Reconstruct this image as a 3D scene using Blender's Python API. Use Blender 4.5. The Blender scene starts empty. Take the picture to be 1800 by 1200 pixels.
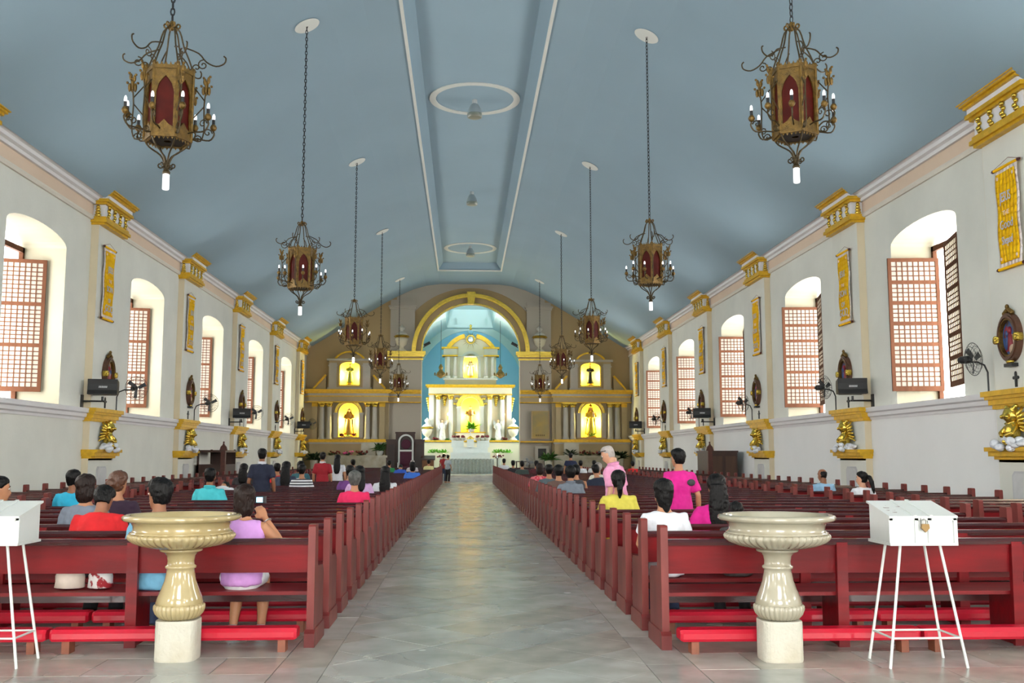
import bpy, math, random
from mathutils import Vector, Matrix, Euler
random.seed(7)
PI = math.pi
sc = bpy.context.scene
COL = sc.collection

# ------------------------------------------------------------ camera
cam = bpy.data.cameras.new('camera'); camo = bpy.data.objects.new('camera', cam)
cam.lens = 35.0; cam.sensor_width = 36.0; cam.clip_end = 300
camo.location = (0, 0, 1.55)
camo.rotation_euler = Euler((math.radians(90 + 6.5198), 0, math.radians(-2.7303)), 'XYZ')
COL.objects.link(camo); sc.camera = camo
# ------------------------------------------------------------ sky (overcast), exposure
W = bpy.data.worlds.new('world'); sc.world = W; W.use_nodes = True
bg = W.node_tree.nodes['Background']
bg.inputs[0].default_value = (1.0, 0.985, 0.95, 1); bg.inputs[1].default_value = 3.0
sc.view_settings.view_transform = 'Standard'; sc.view_settings.look = 'None'
sc.view_settings.gamma = 1.0; sc.view_settings.use_curve_mapping = False
sc.view_settings.exposure = 2.68
sc.cycles.max_bounces = 10; sc.cycles.diffuse_bounces = 7; sc.cycles.sample_clamp_indirect = 0.8; sc.cycles.blur_glossy = 2.0
sc.cycles.caustics_reflective = False; sc.cycles.caustics_refractive = False

XL, XR, CX = -9.8, 10.35, 0.27          # inner wall faces, nave axis
Y0, YE, TH = -4.0, 62.0, 1.15           # rear wall, chancel arch wall, wall thickness
PITCH = 8.05
RWIN = [21.75 + PITCH*k for k in range(-3, 5)]
LWIN = [31.0 + PITCH*k for k in range(-4, 4)]
RPIL = [17.72 + PITCH*k for k in range(-2, 6)]
LPIL = [26.98 + PITCH*k for k in range(-3, 5)]

# ------------------------------------------------------------ helpers
def lin(c):
    return tuple(((x/12.92) if x <= 0.04045 else ((x+0.055)/1.055)**2.4) for x in c)
def rgb(r, g, b): return lin((r/255, g/255, b/255))
MATS = {}
def M(name, col=(0.5,0.5,0.5), rough=0.6, metal=0.0, var=0.0, scale=6.0, bump=0.0, bscale=None,
      col2=None, spec=0.5, emit=None, estr=0.0, coat=0.0, trans=0.0, alpha=1.0, stretch=None, detail=4.0, contrast=(0.3,0.7)):
    if name in MATS: return MATS[name]
    m = bpy.data.materials.new(name); m.use_nodes = True; nt = m.node_tree; n = nt.nodes; l = nt.links
    p = n['Principled BSDF']
    p.inputs['Base Color'].default_value = (*col, 1); p.inputs['Roughness'].default_value = rough
    p.inputs['Metallic'].default_value = metal; p.inputs['Specular IOR Level'].default_value = spec
    p.inputs['Coat Weight'].default_value = coat; p.inputs['Transmission Weight'].default_value = trans
    p.inputs['Alpha'].default_value = alpha
    if emit: p.inputs['Emission Color'].default_value = (*emit, 1); p.inputs['Emission Strength'].default_value = estr
    if var or col2 or bump:
        tc = n.new('ShaderNodeTexCoord'); mp = n.new('ShaderNodeMapping'); l.new(tc.outputs['Object'], mp.inputs[0])
        if stretch: mp.inputs['Scale'].default_value = stretch
        nz = n.new('ShaderNodeTexNoise'); nz.inputs['Scale'].default_value = scale; nz.inputs['Detail'].default_value = detail
        l.new(mp.outputs[0], nz.inputs[0])
        if var or col2:
            mx = n.new('ShaderNodeMix'); mx.data_type = 'RGBA'
            c2 = col2 if col2 else tuple(max(0, x*(1-var)) for x in col)
            mx.inputs[6].default_value = (*col, 1); mx.inputs[7].default_value = (*c2, 1)
            rp = n.new('ShaderNodeMapRange'); rp.inputs[1].default_value = contrast[0]; rp.inputs[2].default_value = contrast[1]
            l.new(nz.outputs[0], rp.inputs[0]); l.new(rp.outputs[0], mx.inputs[0]); l.new(mx.outputs[2], p.inputs['Base Color'])
        if bump:
            nb = n.new('ShaderNodeTexNoise'); nb.inputs['Scale'].default_value = bscale or scale*4; nb.inputs['Detail'].default_value = 3
            l.new(mp.outputs[0], nb.inputs[0])
            bp = n.new('ShaderNodeBump'); bp.inputs['Strength'].default_value = bump; bp.inputs['Distance'].default_value = 0.02
            l.new(nb.outputs[0], bp.inputs['Height']); l.new(bp.outputs[0], p.inputs['Normal'])
    MATS[name] = m; return m

def tag(o, label=None, cat=None, group=None, kind=None):
    if label: o['label'] = label
    if cat: o['category'] = cat
    if group: o['group'] = group
    if kind: o['kind'] = kind
    return o
def empty(name, loc=(0,0,0), rz=0.0):
    o = bpy.data.objects.new(name, None); COL.objects.link(o); o.empty_display_size = 0.1
    o.location = loc; o.rotation_euler = (0, 0, rz); return o
def children(o): return CH.get(o.name, [])
CH = {}
def setparent(c, p):
    c.parent = p; CH.setdefault(p.name, []).append(c)
def copy_tree(o, parent=None):
    c = o.copy(); COL.objects.link(c)
    if parent is not None: setparent(c, parent)
    for ch in list(children(o)): copy_tree(ch, c)
    return c
def link(name, me, mat=None, parent=None, loc=None):
    o = bpy.data.objects.new(name, me); COL.objects.link(o)
    if mat is not None and not me.materials: me.materials.append(mat)
    if parent is not None: setparent(o, parent)
    if loc is not None: o.location = loc
    return o

TEX = {}
def cloud_tex(sz):
    if sz not in TEX: TEX[sz] = bpy.data.textures.new('folds', 'CLOUDS'); TEX[sz].noise_scale = sz
    return TEX[sz]
BAKE = []       # objects whose modifiers are applied in one go at the end
class MB:
    def __init__(s): s.v = []; s.f = []; s.T = None
    def add(s, vs, fs):
        b = len(s.v)
        for p in vs:
            p = Vector(p); s.v.append(tuple(s.T @ p if s.T is not None else p))
        for f in fs: s.f.append(tuple(i+b for i in f))
        return s
    def box(s, x0, x1, y0, y1, z0, z1):
        return s.add([(x0,y0,z0),(x1,y0,z0),(x1,y1,z0),(x0,y1,z0),(x0,y0,z1),(x1,y0,z1),(x1,y1,z1),(x0,y1,z1)],
                     [(3,2,1,0),(4,5,6,7),(0,1,5,4),(1,2,6,5),(2,3,7,6),(3,0,4,7)])
    def cbox(s, c, d, rot=None):
        R = rot.to_matrix() if rot is not None else Matrix.Identity(3)
        vs = [Vector(c) + R @ Vector((sx*d[0]/2, sy*d[1]/2, sz*d[2]/2)) for sz in (-1,1) for sx,sy in ((-1,-1),(1,-1),(1,1),(-1,1))]
        return s.add(vs, [(3,2,1,0),(4,5,6,7),(0,1,5,4),(1,2,6,5),(2,3,7,6),(3,0,4,7)])
    def bar(s, a, b, w, d=None, up=(0,0,1)):
        a = Vector(a); b = Vector(b); t = (b-a).normalized(); u = Vector(up)
        if abs(t.dot(u)) > 0.99: u = Vector((0,1,0))
        r = t.cross(u).normalized(); q = r.cross(t); d = d or w
        vs = [p + r*(i*w/2) + q*(j*d/2) for p in (a,b) for i,j in ((-1,-1),(1,-1),(1,1),(-1,1))]
        return s.add(vs, [(3,2,1,0),(4,5,6,7),(0,1,5,4),(1,2,6,5),(2,3,7,6),(3,0,4,7)])
    def lathe(s, prof, seg=16, c=(0,0,0), mod=None, sx=1, sy=1, cap=True):
        vs = []; fs = []; n = len(prof)
        for i,(r,z) in enumerate(prof):
            for k in range(seg):
                a = 2*PI*k/seg; rr = mod(a, r, z, i) if mod else r
                vs.append((c[0]+rr*math.cos(a)*sx, c[1]+rr*math.sin(a)*sy, c[2]+z))
        for i in range(n-1):
            for k in range(seg):
                k2 = (k+1) % seg
                fs.append((i*seg+k, i*seg+k2, (i+1)*seg+k2, (i+1)*seg+k))
        if cap:
            fs.append(tuple(range(seg))[::-1]); fs.append(tuple((n-1)*seg+k for k in range(seg)))
        return s.add(vs, fs)
    def loft(s, rings, cap=True, closed=True):
        vs = [p for r in rings for p in r]; m = len(rings[0]); fs = []
        for i in range(len(rings)-1):
            for k in range(m if closed else m-1):
                k2 = (k+1) % m
                fs.append((i*m+k, i*m+k2, (i+1)*m+k2, (i+1)*m+k))
        if cap:
            fs.append(tuple(range(m))[::-1]); fs.append(tuple((len(rings)-1)*m+k for k in range(m)))
        return s.add(vs, fs)
    def tube(s, pts, rad, seg=6, flat=1.0):
        pts = [Vector(p) for p in pts]; n = len(pts)
        rr = rad if isinstance(rad, (list, tuple)) else [rad]*n
        rings = []; prev = None
        for i in range(n):
            t = (pts[min(i+1,n-1)] - pts[max(i-1,0)])
            t = t.normalized() if t.length > 1e-9 else Vector((0,0,1))
            u = prev if prev is not None else (Vector((0,0,1)) if abs(t.z) < 0.9 else Vector((1,0,0)))
            r = t.cross(u)
            if r.length < 1e-5: r = t.cross(Vector((0,1,0)))
            r.normalize(); q = r.cross(t); prev = q
            rings.append([pts[i] + r*(rr[i]*math.cos(2*PI*k/seg)) + q*(rr[i]*flat*math.sin(2*PI*k/seg)) for k in range(seg)])
        return s.loft(rings)
    def ell(s, c, r, seg=12, rings=8, rot=None):
        c = Vector(c); R = rot.to_matrix() if rot is not None else Matrix.Identity(3)
        if not isinstance(r, (tuple, list)): r = (r,r,r)
        vs = [c + R @ Vector((0,0,-r[2]))]; fs = []
        for i in range(1, rings):
            ph = -PI/2 + PI*i/rings
            for k in range(seg):
                a = 2*PI*k/seg
                vs.append(c + R @ Vector((r[0]*math.cos(ph)*math.cos(a), r[1]*math.cos(ph)*math.sin(a), r[2]*math.sin(ph))))
        vs.append(c + R @ Vector((0,0,r[2])))
        for k in range(seg):
            k2 = (k+1) % seg
            fs.append((0, 1+k2, 1+k)); fs.append((len(vs)-1, len(vs)-1-seg+k, len(vs)-1-seg+k2))
            for i in range(rings-2): fs.append((1+i*seg+k, 1+i*seg+k2, 1+(i+1)*seg+k2, 1+(i+1)*seg+k))
        return s.add(vs, fs)
    def prism(s, poly, fn, t0, t1):        # poly of (a,b); fn(a,b,t) -> point
        n = len(poly)
        vs = [fn(a,b,t0) for a,b in poly] + [fn(a,b,t1) for a,b in poly]
        fs = [tuple(range(n))[::-1], tuple(range(n,2*n))] + [(i,(i+1)%n,n+(i+1)%n,n+i) for i in range(n)]
        return s.add(vs, fs)
    def arch_slab(s, u0, u1, z0, z1, cu, hw, zb, zs, rise, t0, t1, fn, n=12, back=True, rv=None):
        """slab with an arched hole; fn(u,t,z) -> xyz"""
        arc = [(cu - hw*math.cos(PI*i/n), zs + rise*math.sin(PI*i/n)) for i in range(n+1)]
        for t in ((t0,t1) if back else (t0,)):
            q = lambda a,b,c,d: s.add([fn(a,t,c),fn(b,t,c),fn(b,t,d),fn(a,t,d)], [(0,1,2,3)])
            q(u0, cu-hw, z0, z1); q(cu+hw, u1, z0, z1)
            if zb > z0+1e-6: q(cu-hw, cu+hw, z0, zb)
            for (a,za),(b,zb_) in zip(arc, arc[1:]):
                s.add([fn(a,t,za),fn(b,t,zb_),fn(b,t,z1),fn(a,t,z1)], [(0,1,2,3)])
        path = [(cu-hw, zb)] + arc + [(cu+hw, zb)]
        if zb > z0+1e-6: path.append((cu-hw, zb))
        for (a,za),(b,zc) in zip(path, path[1:]):
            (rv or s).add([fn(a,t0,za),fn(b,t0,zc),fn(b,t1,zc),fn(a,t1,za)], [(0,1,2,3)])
        for a,b in (((u0,z0),(u1,z0)),((u1,z0),(u1,z1)),((u1,z1),(u0,z1)),((u0,z1),(u0,z0))):
            s.add([fn(a[0],t0,a[1]),fn(b[0],t0,b[1]),fn(b[0],t1,b[1]),fn(a[0],t1,a[1])], [(0,1,2,3)])
        return s
    def arc_band(s, cu, zc, r0, r1, t0, t1, fn, a0=0.0, a1=PI, n=20, ry=1.0):
        for i in range(n):
            A = a0+(a1-a0)*i/n; B = a0+(a1-a0)*(i+1)/n
            vs = [fn(cu - r*math.cos(a), t, zc + r*ry*math.sin(a)) for t in (t0,t1) for r,a in ((r0,A),(r1,A),(r1,B),(r0,B))]
            s.add(vs, [(3,2,1,0),(4,5,6,7),(0,1,5,4),(1,2,6,5),(2,3,7,6),(3,0,4,7)])
        return s
    def mesh(s, name='mesh', smooth=False):
        me = bpy.data.meshes.new(name); me.from_pydata(s.v, [], s.f); me.update()
        if smooth: me.shade_smooth()
        return me
    def build(s, name, mat, parent=None, smooth=False, remesh=None, rough=None, bevel=None, sub=0, loc=None, flip=False):
        me = s.mesh(name, smooth)
        me.materials.append(mat)
        o = link(name, me, None, parent, loc)
        if remesh:
            m = o.modifiers.new('r', 'REMESH'); m.mode = 'VOXEL'; m.voxel_size = remesh; m.use_smooth_shade = True
            m2 = o.modifiers.new('s', 'SMOOTH'); m2.factor = 0.5; m2.iterations = 2; BAKE.append(o)
            if rough:
                m3 = o.modifiers.new('d', 'DISPLACE'); m3.texture = cloud_tex(rough[0]); m3.strength = rough[1]; m3.mid_level = .25; m3.texture_coords = 'LOCAL'
        if bevel:
            m = o.modifiers.new('b', 'BEVEL'); m.width = bevel; m.segments = 2; m.limit_method = 'ANGLE'; BAKE.append(o)
        if sub:
            m = o.modifiers.new('u', 'SUBSURF'); m.levels = sub; m.render_levels = sub; BAKE.append(o)
        return o
def curve_pts(pts, n=4):
    """Catmull-Rom smoothing of a path"""
    P = [Vector(p) for p in pts]; out = []
    for i in range(len(P)-1):
        a, b, c, d = P[max(i-1,0)], P[i], P[i+1], P[min(i+2,len(P)-1)]
        for k in range(n):
            t = k/n; out.append(0.5*((2*b)+(c-a)*t+(2*a-5*b+4*c-d)*t*t+(3*b-a-3*c+d)*t**3))
    return out+[P[-1]]
def fnX(u, t, z): return (u, t, z)            # wall across the nave: u = x, t = y
def fnY(u, t, z): return (t, u, z)            # wall along the nave: u = y, t = x
ORD = ['first','second','third','fourth','fifth','sixth','seventh','eighth','ninth','tenth','eleventh','twelfth','thirteenth','fourteenth','fifteenth','sixteenth','seventeenth','eighteenth','nineteenth']
TENS = ['twentieth','thirtieth','fortieth','fiftieth']; TN = ['twenty','thirty','forty','fifty']
def ordinal(n):
    if n < 20: return ORD[n-1]
    return TENS[n//10-2] if n % 10 == 0 else TN[n//10-2] + '-' + ORD[n%10-1]
def spiral(c, r0, turns, plane, n=14, start=0.0, sgn=1, shrink=0.15):
    """points on a flat spiral; plane = (e1, e2)"""
    e1, e2 = Vector(plane[0]), Vector(plane[1]); c = Vector(c); out = []
    for i in range(n+1):
        t = i/n; a = start + sgn*2*PI*turns*t; r = r0*(1-(1-shrink)*t)
        out.append(c + e1*(r*math.cos(a)) + e2*(r*math.sin(a)))
    return out

# ------------------------------------------------------------ materials
WALL = M('wall_plaster', rgb(226,226,216), 0.85, var=0.09, scale=0.9, bump=0.12, bscale=14)
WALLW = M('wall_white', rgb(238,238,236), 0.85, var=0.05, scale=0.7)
REVEAL = M('reveal_darkened', rgb(146,141,124), 0.9, var=0.08, scale=1.2)  # wall colour darkened here to offset the strong window light
BEIGE = M('beige_paint', rgb(222,208,178), 0.8, var=0.07, scale=1.0)
PEACH = M('peach_paint', rgb(226,203,180), 0.8, var=0.08, scale=0.8)
TRIMW = M('white_trim', rgb(232,231,232), 0.7, var=0.05, scale=1.5)
CREAMT = M('cream_trim', rgb(226,218,204), 0.75, var=0.06, scale=1.5)
BLUE = M('ceiling_blue', rgb(150,175,190), 0.85, var=0.06, scale=0.35, detail=3)
BLUE2 = M('panel_blue', rgb(160,187,203), 0.85, var=0.05, scale=0.4)
SOFFIT = M('soffit_white', rgb(225,228,222), 0.8)
GOLDP = M('gold_paint', rgb(226,178,34), 0.42, 0.25, var=0.25, scale=7, bump=0.15)
GOLDM = M('gilt', rgb(232,198,84), 0.24, 0.85, var=0.25, scale=9, bump=0.2, bscale=18)
GOLDD = M('antique_gilt', rgb(128,98,42), 0.42, 0.5, var=0.6, scale=16, bump=0.4, bscale=60)
IRON = M('dark_iron', rgb(78,64,38), 0.5, 0.5, var=0.5, scale=20)
BLACK = M('black_plastic', rgb(26,27,29), 0.45, var=0.2, scale=10)
CHAINM = M('chain_iron', rgb(40,42,44), 0.5, 0.5)
WOODR = M('pew_red', rgb(124,12,20), 0.42, var=0.4, scale=3.0, stretch=(0.5,3,3), col2=rgb(94,12,17), coat=0.06, bump=0.05, spec=0.3)
WOODE = M('pew_end_red', rgb(126,54,48), 0.42, scale=2.2, col2=rgb(84,20,20), stretch=(1,1.5,0.5), coat=0.06, spec=0.35)
WOODD = M('pew_dark', rgb(74,24,26), 0.26, scale=3, col2=rgb(50,14,18), stretch=(0.3,4,4), coat=0.35)
WOODN = M('bare_wood_foot', rgb(146,84,60), 0.6, var=0.4, scale=5)
VINYL = M('red_vinyl', rgb(192,14,44), 0.35, var=0.2, scale=2, bump=0.25, bscale=7, coat=0.25)
MAHOG = M('mahogany', rgb(62,32,22), 0.4, var=0.4, scale=4, stretch=(1,1,0.2))
CAPIZF = M('shutter_wood', rgb(88,55,38), 0.7, spec=0.1, var=0.3, scale=5, stretch=(1,1,0.3))
CAPIZL = M('shutter_lattice', rgb(86,54,38), 0.7, spec=0.1, var=0.25, scale=6)
MARB = M('cream_marble', rgb(170,154,114), 0.13, scale=2.4, col2=rgb(140,120,78), contrast=(0.42,0.75), coat=0.4, detail=8)
MARBW = M('pale_marble', rgb(164,158,140), 0.13, scale=2.4, col2=rgb(136,127,104), contrast=(0.42,0.75), coat=0.4, detail=8)
STONE = M('white_stone', rgb(188,184,170), 0.7, scale=3, col2=rgb(168,156,130), contrast=(0.5,0.9), bump=0.4, bscale=30)
SLATE = M('plaque_marble', rgb(196,196,198), 0.35, var=0.12, scale=4)
WHITEP = M('white_enamel', rgb(206,209,206), 0.35, var=0.06, scale=5)
BULB = M('white_glass_bulb', rgb(244,244,242), 0.25, emit=(1,1,1), estr=0.25)
YEL = M('yellow_satin', rgb(252,200,10), 0.65, spec=0.2, scale=5, col2=rgb(244,184,8), bump=0.08, bscale=5)
BTRIM = M('banner_border', rgb(238,226,222), 0.6)
BTXT = M('banner_lettering', rgb(188,194,214), 0.5)
BTXTP = M('banner_small_lettering', rgb(244,214,190), 0.5)
TULLE = M('white_tulle', rgb(236,238,244), 0.9, var=0.12, scale=12, bump=0.6, bscale=20)
PURPLE = M('purple_velvet', rgb(70,20,44), 0.8)
GREEN = M('leaf_green', rgb(70,118,42), 0.5, var=0.5, scale=8)
GREEND = M('leaf_dark_green', rgb(34,62,30), 0.5, var=0.5, scale=6)
LIME = M('leaf_lime', rgb(110,180,40), 0.5, var=0.3, scale=8)
REDFL = M('dark_red_flower', rgb(112,26,30), 0.6, var=0.4, scale=14)
PINKFL = M('pink_flower', rgb(226,92,150), 0.6, var=0.2, scale=14)
RETW = M('altar_stone', rgb(220,212,184), 0.6, var=0.08, scale=1.4)
RETC = M('altar_column', rgb(206,204,192), 0.5, var=0.08, scale=2)
SIDEW = M('side_altar_paint', rgb(176,158,122), 0.7, var=0.1, scale=1.0)
SIDEC = M('side_altar_column', rgb(178,174,164), 0.5, var=0.1, scale=2)
ENDW = M('end_wall_paint', rgb(176,152,110), 0.8, var=0.07, scale=0.6)
ENDG = M('end_wall_grey', rgb(178,170,156), 0.8, var=0.05, scale=0.8)
SKYB = M('chancel_blue', rgb(158,214,242), 0.85, var=0.06, scale=0.6)
CHC = M('chancel_ceiling', rgb(206,228,228), 0.85)
NICHE = M('niche_yellow', rgb(255,232,96), 0.7, var=0.08, scale=2)
def cloth_noise(name, col, **k): return M(name, col, 0.85, var=0.22, scale=9, bump=0.35, bscale=7, **k)
# ============================================================ STRUCTURE
# ---- floor: marble slabs, each its own piece near the camera
FJ = M('floor_joint', rgb(92,92,88), 0.5, var=0.2, scale=2)
def tile_mat(name, c1, c2, s):
    m = M(name, c1, 0.16, scale=s, col2=c2, detail=7, contrast=(0.35,0.7), spec=0.6)
    nt = m.node_tree; n = nt.nodes; l = nt.links; p = n['Principled BSDF']
    # worn polish: broad soft variation of the gloss
    tc = n.new('ShaderNodeTexCoord'); nz = n.new('ShaderNodeTexNoise'); nz.inputs['Scale'].default_value = 0.9; nz.inputs['Detail'].default_value = 2
    l.new(tc.outputs['Object'], nz.inputs[0]); mr = n.new('ShaderNodeMapRange')
    mr.inputs[3].default_value = 0.15; mr.inputs[4].default_value = 0.36; l.new(nz.outputs[0], mr.inputs[0]); l.new(mr.outputs[0], p.inputs['Roughness'])
    return m
TM = [tile_mat('grey_marble', rgb(166,168,162), rgb(142,143,138), 3.1),
      tile_mat('light_grey_marble', rgb(178,179,172), rgb(152,153,146), 2.6),
      tile_mat('warm_grey_marble', rgb(166,163,153), rgb(142,139,131), 3.4)]
DARKT = tile_mat('dark_marble', rgb(108,104,98), rgb(90,88,84), 3.0)
flo = MB().box(XL-TH, XR+TH, Y0-8, YE+16, -0.3, -0.007).build('floor', FJ)
tag(flo, kind='structure')
AX0, AX1 = -1.0, 1.36          # field of diagonal slabs in the aisle, flanked by a border strip
G = 0.004
def clip(poly, a, b, c):       # keep a*x+b*y <= c
    out = []
    for i in range(len(poly)):
        p, q = poly[i], poly[(i+1) % len(poly)]
        dp = a*p[0]+b*p[1]-c; dq = a*q[0]+b*q[1]-c
        if dp <= 0: out.append(p)
        if dp*dq < 0:
            t = dp/(dp-dq); out.append((p[0]+(q[0]-p[0])*t, p[1]+(q[1]-p[1])*t))
    return out
tiles = []
DG = 0.62
for i in range(-2, 150):
    for j in range(-6, 7):
        cx = CX-0.1 + (j*2 + (i % 2))*DG*0.7071; cy = 4.0 + i*DG*0.7071
        if cy > 61: continue
        h = DG*0.7071 - G*1.4
        q = [(cx-h,cy),(cx,cy-h),(cx+h,cy),(cx,cy+h)]
        q = clip(clip(q, -1,0,-AX0), 1,0,AX1)
        if len(q) >= 3: tiles.append((q, cy))
for s0, s1 in ((AX0-0.36, AX0), (AX1, AX1+0.36)):       # border strips
    y = 3.0
    while y < 61:
        tiles.append(([(s0+G,y+G),(s1-G,y+G),(s1-G,y+1.15-G),(s0+G,y+1.15-G)], y)); y += 1.15
for side in (-1, 1):
    i = 0; y = 4.4
    while y < 61:
        x = AX0-0.36 if side < 0 else AX1+0.36
        off = 0.45 if i % 2 else 0.0; k = 0
        while (x > XL if side < 0 else x < XR):
            w = 0.9 if k else 0.9-off
            xa, xb = (x-w, x) if side < 0 else (x, x+w)
            xa = max(xa, XL+0.01); xb = min(xb, XR-0.01)
            if xb-xa > 0.03: tiles.append(([(xa+G,y+G),(xb-G,y+G),(xb-G,y+0.6-G),(xa+G,y+0.6-G)], y))
            x = x - w if side < 0 else x + w; k += 1
        y += 0.6; i += 1
def seen(t):
    xs = [p[0] for p in t[0]]; ys = [p[1] for p in t[0]]
    return max(ys) > 6.4 and min(xs) < 0.62*max(ys) and max(xs) > -0.52*max(ys)
near = sorted([t for t in tiles if seen(t)], key=lambda t: t[1] + (3.0 if abs(sum(p[0] for p in t[0])/len(t[0])-CX) > 1.6 else 0))[:290]
ids = set(id(t) for t in near)
for t in near:
    k = random.uniform(-.0022,.0022); k2 = random.uniform(-.0012,.0012)      # hand-laid slabs, none quite level
    o = MB().prism(t[0], lambda a,b,c: (a,b,c if c < -.01 else (b-t[1])*k+(a-t[0][0][0])*k2), -0.02, 0.0).build('floor_tile', random.choice(TM), flo)
rest = [MB(), MB(), MB()]
for t in tiles:
    if id(t) in ids: continue
    k = random.uniform(-.0022,.0022)
    random.choice(rest).prism(t[0], lambda a,b,c: (a,b,c if c < -.01 else (b-t[1])*k), -0.02, 0.0)
for k, r in enumerate(rest): tag(r.build('floor_tiles', TM[k], flo), kind='stuff')

# ---- side walls with deep window openings
WZS, WRISE, WZB, WHW = 6.6, 0.3, 2.75, 1.62
def side_wall(name, wins, xi, xo):
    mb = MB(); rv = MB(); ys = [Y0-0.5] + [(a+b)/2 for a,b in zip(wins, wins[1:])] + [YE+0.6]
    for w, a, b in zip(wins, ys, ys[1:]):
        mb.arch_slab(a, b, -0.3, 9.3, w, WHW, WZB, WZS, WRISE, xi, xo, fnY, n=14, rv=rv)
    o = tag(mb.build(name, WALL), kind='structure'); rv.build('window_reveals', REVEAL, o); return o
wl = side_wall('wall_left', LWIN, XL, XL-TH); wr = side_wall('wall_right', RWIN, XR, XR+TH)
# rear wall (behind the camera) with the open main door
mb = MB()
for a, b, c, hw in ((XL-TH,-4.4,-7.2,1.2),(-4.4,4.94,CX,2.2),(4.94,XR+TH,7.75,1.2)):  # side doors and upper windows added to let more light in
    mb.arch_slab(a, b, -0.3, 6.6, c, hw, -0.3, 3.6, hw*.7, Y0, Y0-1.0, fnX, n=14)
    mb.arch_slab(a, b, 6.6, 12.9, c, hw*1.1, 7.4, 8.4 if abs(c) > 2 else 9.8, .6, Y0, Y0-1.0, fnX, n=14)
    for zc, sx, sz in ((2.7, hw*2, 5.8), (8.3 if abs(c) > 2 else 8.9, hw*2.2, 1.6 if abs(c) > 2 else 3.0)):
        L = bpy.data.lights.new('door_portal', 'AREA'); L.shape = 'RECTANGLE'; L.size = sx; L.size_y = sz; L.cycles.is_portal = True
        lo = bpy.data.objects.new('door_portal', L); COL.objects.link(lo); lo.location = (c, Y0-1.02, zc); lo.rotation_euler = (math.radians(90), 0, PI)
tag(mb.build('wall_back', WALL), kind='structure')

# ---- ceiling
PROF = [(9.75,8.28),(9.35,8.52),(7.2,9.85),(5.3,11.0),(4.4,11.5),(3.5,11.9),(2.7,12.14),(1.84,12.25)]
PZ, PI_, PT, PY0, PY1 = 12.25, 1.54, 12.66, -2.0, 57.2
def zceil(x):
    a = abs(x-CX)
    for (a1,z1),(a2,z2) in zip(PROF, PROF[1:]):
        if a2 <= a <= a1: return z1+(z2-z1)*(a1-a)/(a1-a2)
    return PT
mb = MB()
for s in (-1, 1):
    for (a1,z1),(a2,z2) in zip(PROF, PROF[1:]):
        mb.add([(CX+s*a1,Y0,z1),(CX+s*a2,Y0,z2),(CX+s*a2,YE+0.6,z2),(CX+s*a1,YE+0.6,z1)], [(0,1,2,3)])
    mb.add([(CX+s*1.84,PY0,PZ),(CX+s*PI_,PY0,PT),(CX+s*PI_,PY1-0.25,PT),(CX+s*1.84,PY1,PZ)], [(0,1,2,3)])
for ya, yb in ((Y0,PY0),(PY1,YE+0.6)):
    mb.add([(CX-1.84,ya,PZ),(CX+1.84,ya,PZ),(CX+1.84,yb,PZ),(CX-1.84,yb,PZ)], [(0,1,2,3)])
mb.add([(CX-1.84,PY0,PZ),(CX+1.84,PY0,PZ),(CX+PI_,PY0,PT),(CX-PI_,PY0,PT)], [(0,1,2,3)])
mb.add([(CX-1.84,PY1,PZ),(CX+1.84,PY1,PZ),(CX+PI_,PY1-0.25,PT),(CX-PI_,PY1-0.25,PT)], [(0,1,2,3)])
ceil = tag(mb.build('ceiling', BLUE, smooth=False), kind='structure')
pan = MB().box(CX-PI_, CX+PI_, PY0, PY1-0.25, PT, PT+0.08).build('raised_panel', BLUE2, ceil)
MB().box(XL-TH, XR+TH, Y0-1, YE+0.6, 12.9, 13.1).build('roof_deck', BLUE, ceil)
tm = MB()
for s in (-1, 1): tm.box(min(CX+s*1.79,CX+s*1.87), max(CX+s*1.79,CX+s*1.87), PY0, PY1, PZ-0.05, PZ+0.02)
tm.box(CX-1.87, CX+1.87, PY1-0.06, PY1+0.06, PZ-0.05, PZ+0.02)
tag(tm.build('trim_1', SOFFIT), kind='structure')
# white rings moulded on the raised panel
for y in (30.2, 52.85): MB().arc_band(0, 0, 1.22, 1.42, 0, 0.03, lambda a,t,b,y=y: (CX+a, y+b, PT-0.035+t), 0, 2*PI, 40).build('plaster_ring', SOFFIT, ceil)

# ---- cornice and frieze along both walls
def run(name, mat, prof, side, y0=Y0, y1=YE, parent=None):
    X = XL if side < 0 else XR
    mb = MB().prism(prof, lambda u,z,t: (X - side*u, t, z), y0, y1)
    return mb.build(name, mat, parent)
n = 2
for side in (-1, 1):
    for mat, prof in ((CREAMT, [(-.02,7.68),(.05,7.68),(.07,7.74),(.05,7.8),(-.02,7.8)]),
                      (PEACH, [(-.02,7.8),(.03,7.8),(.03,8.1),(-.02,8.1)]),
                      (TRIMW, [(-.02,8.1),(.1,8.1),(.12,8.17),(.2,8.2),(.22,8.27),(.3,8.3),(.32,8.34),(-.02,8.34)]),
                      (CREAMT, [(-.02,8.34),(.38,8.34),(.44,8.40),(.46,8.47),(.55,8.49),(.55,8.58),(-.02,8.58)])):
        tag(run('trim_%d' % n, mat, prof, side), kind='structure'); n += 1
    # dado ledge under the windows
    tag(run('trim_%d' % n, TRIMW, [(-.02,2.44),(.06,2.44),(.08,2.5),(.14,2.53),(.16,2.61),(.22,2.64),(.24,2.745),(-.02,2.745)], side), kind='structure'); n += 1
    # brighter whitewashed dado below the ledge
    tag(run('trim_%d' % n, WALLW if side > 0 else WALL, [(-.02,0),(.03,0),(.03,2.44),(-.02,2.44)], side), kind='structure'); n += 1

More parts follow.
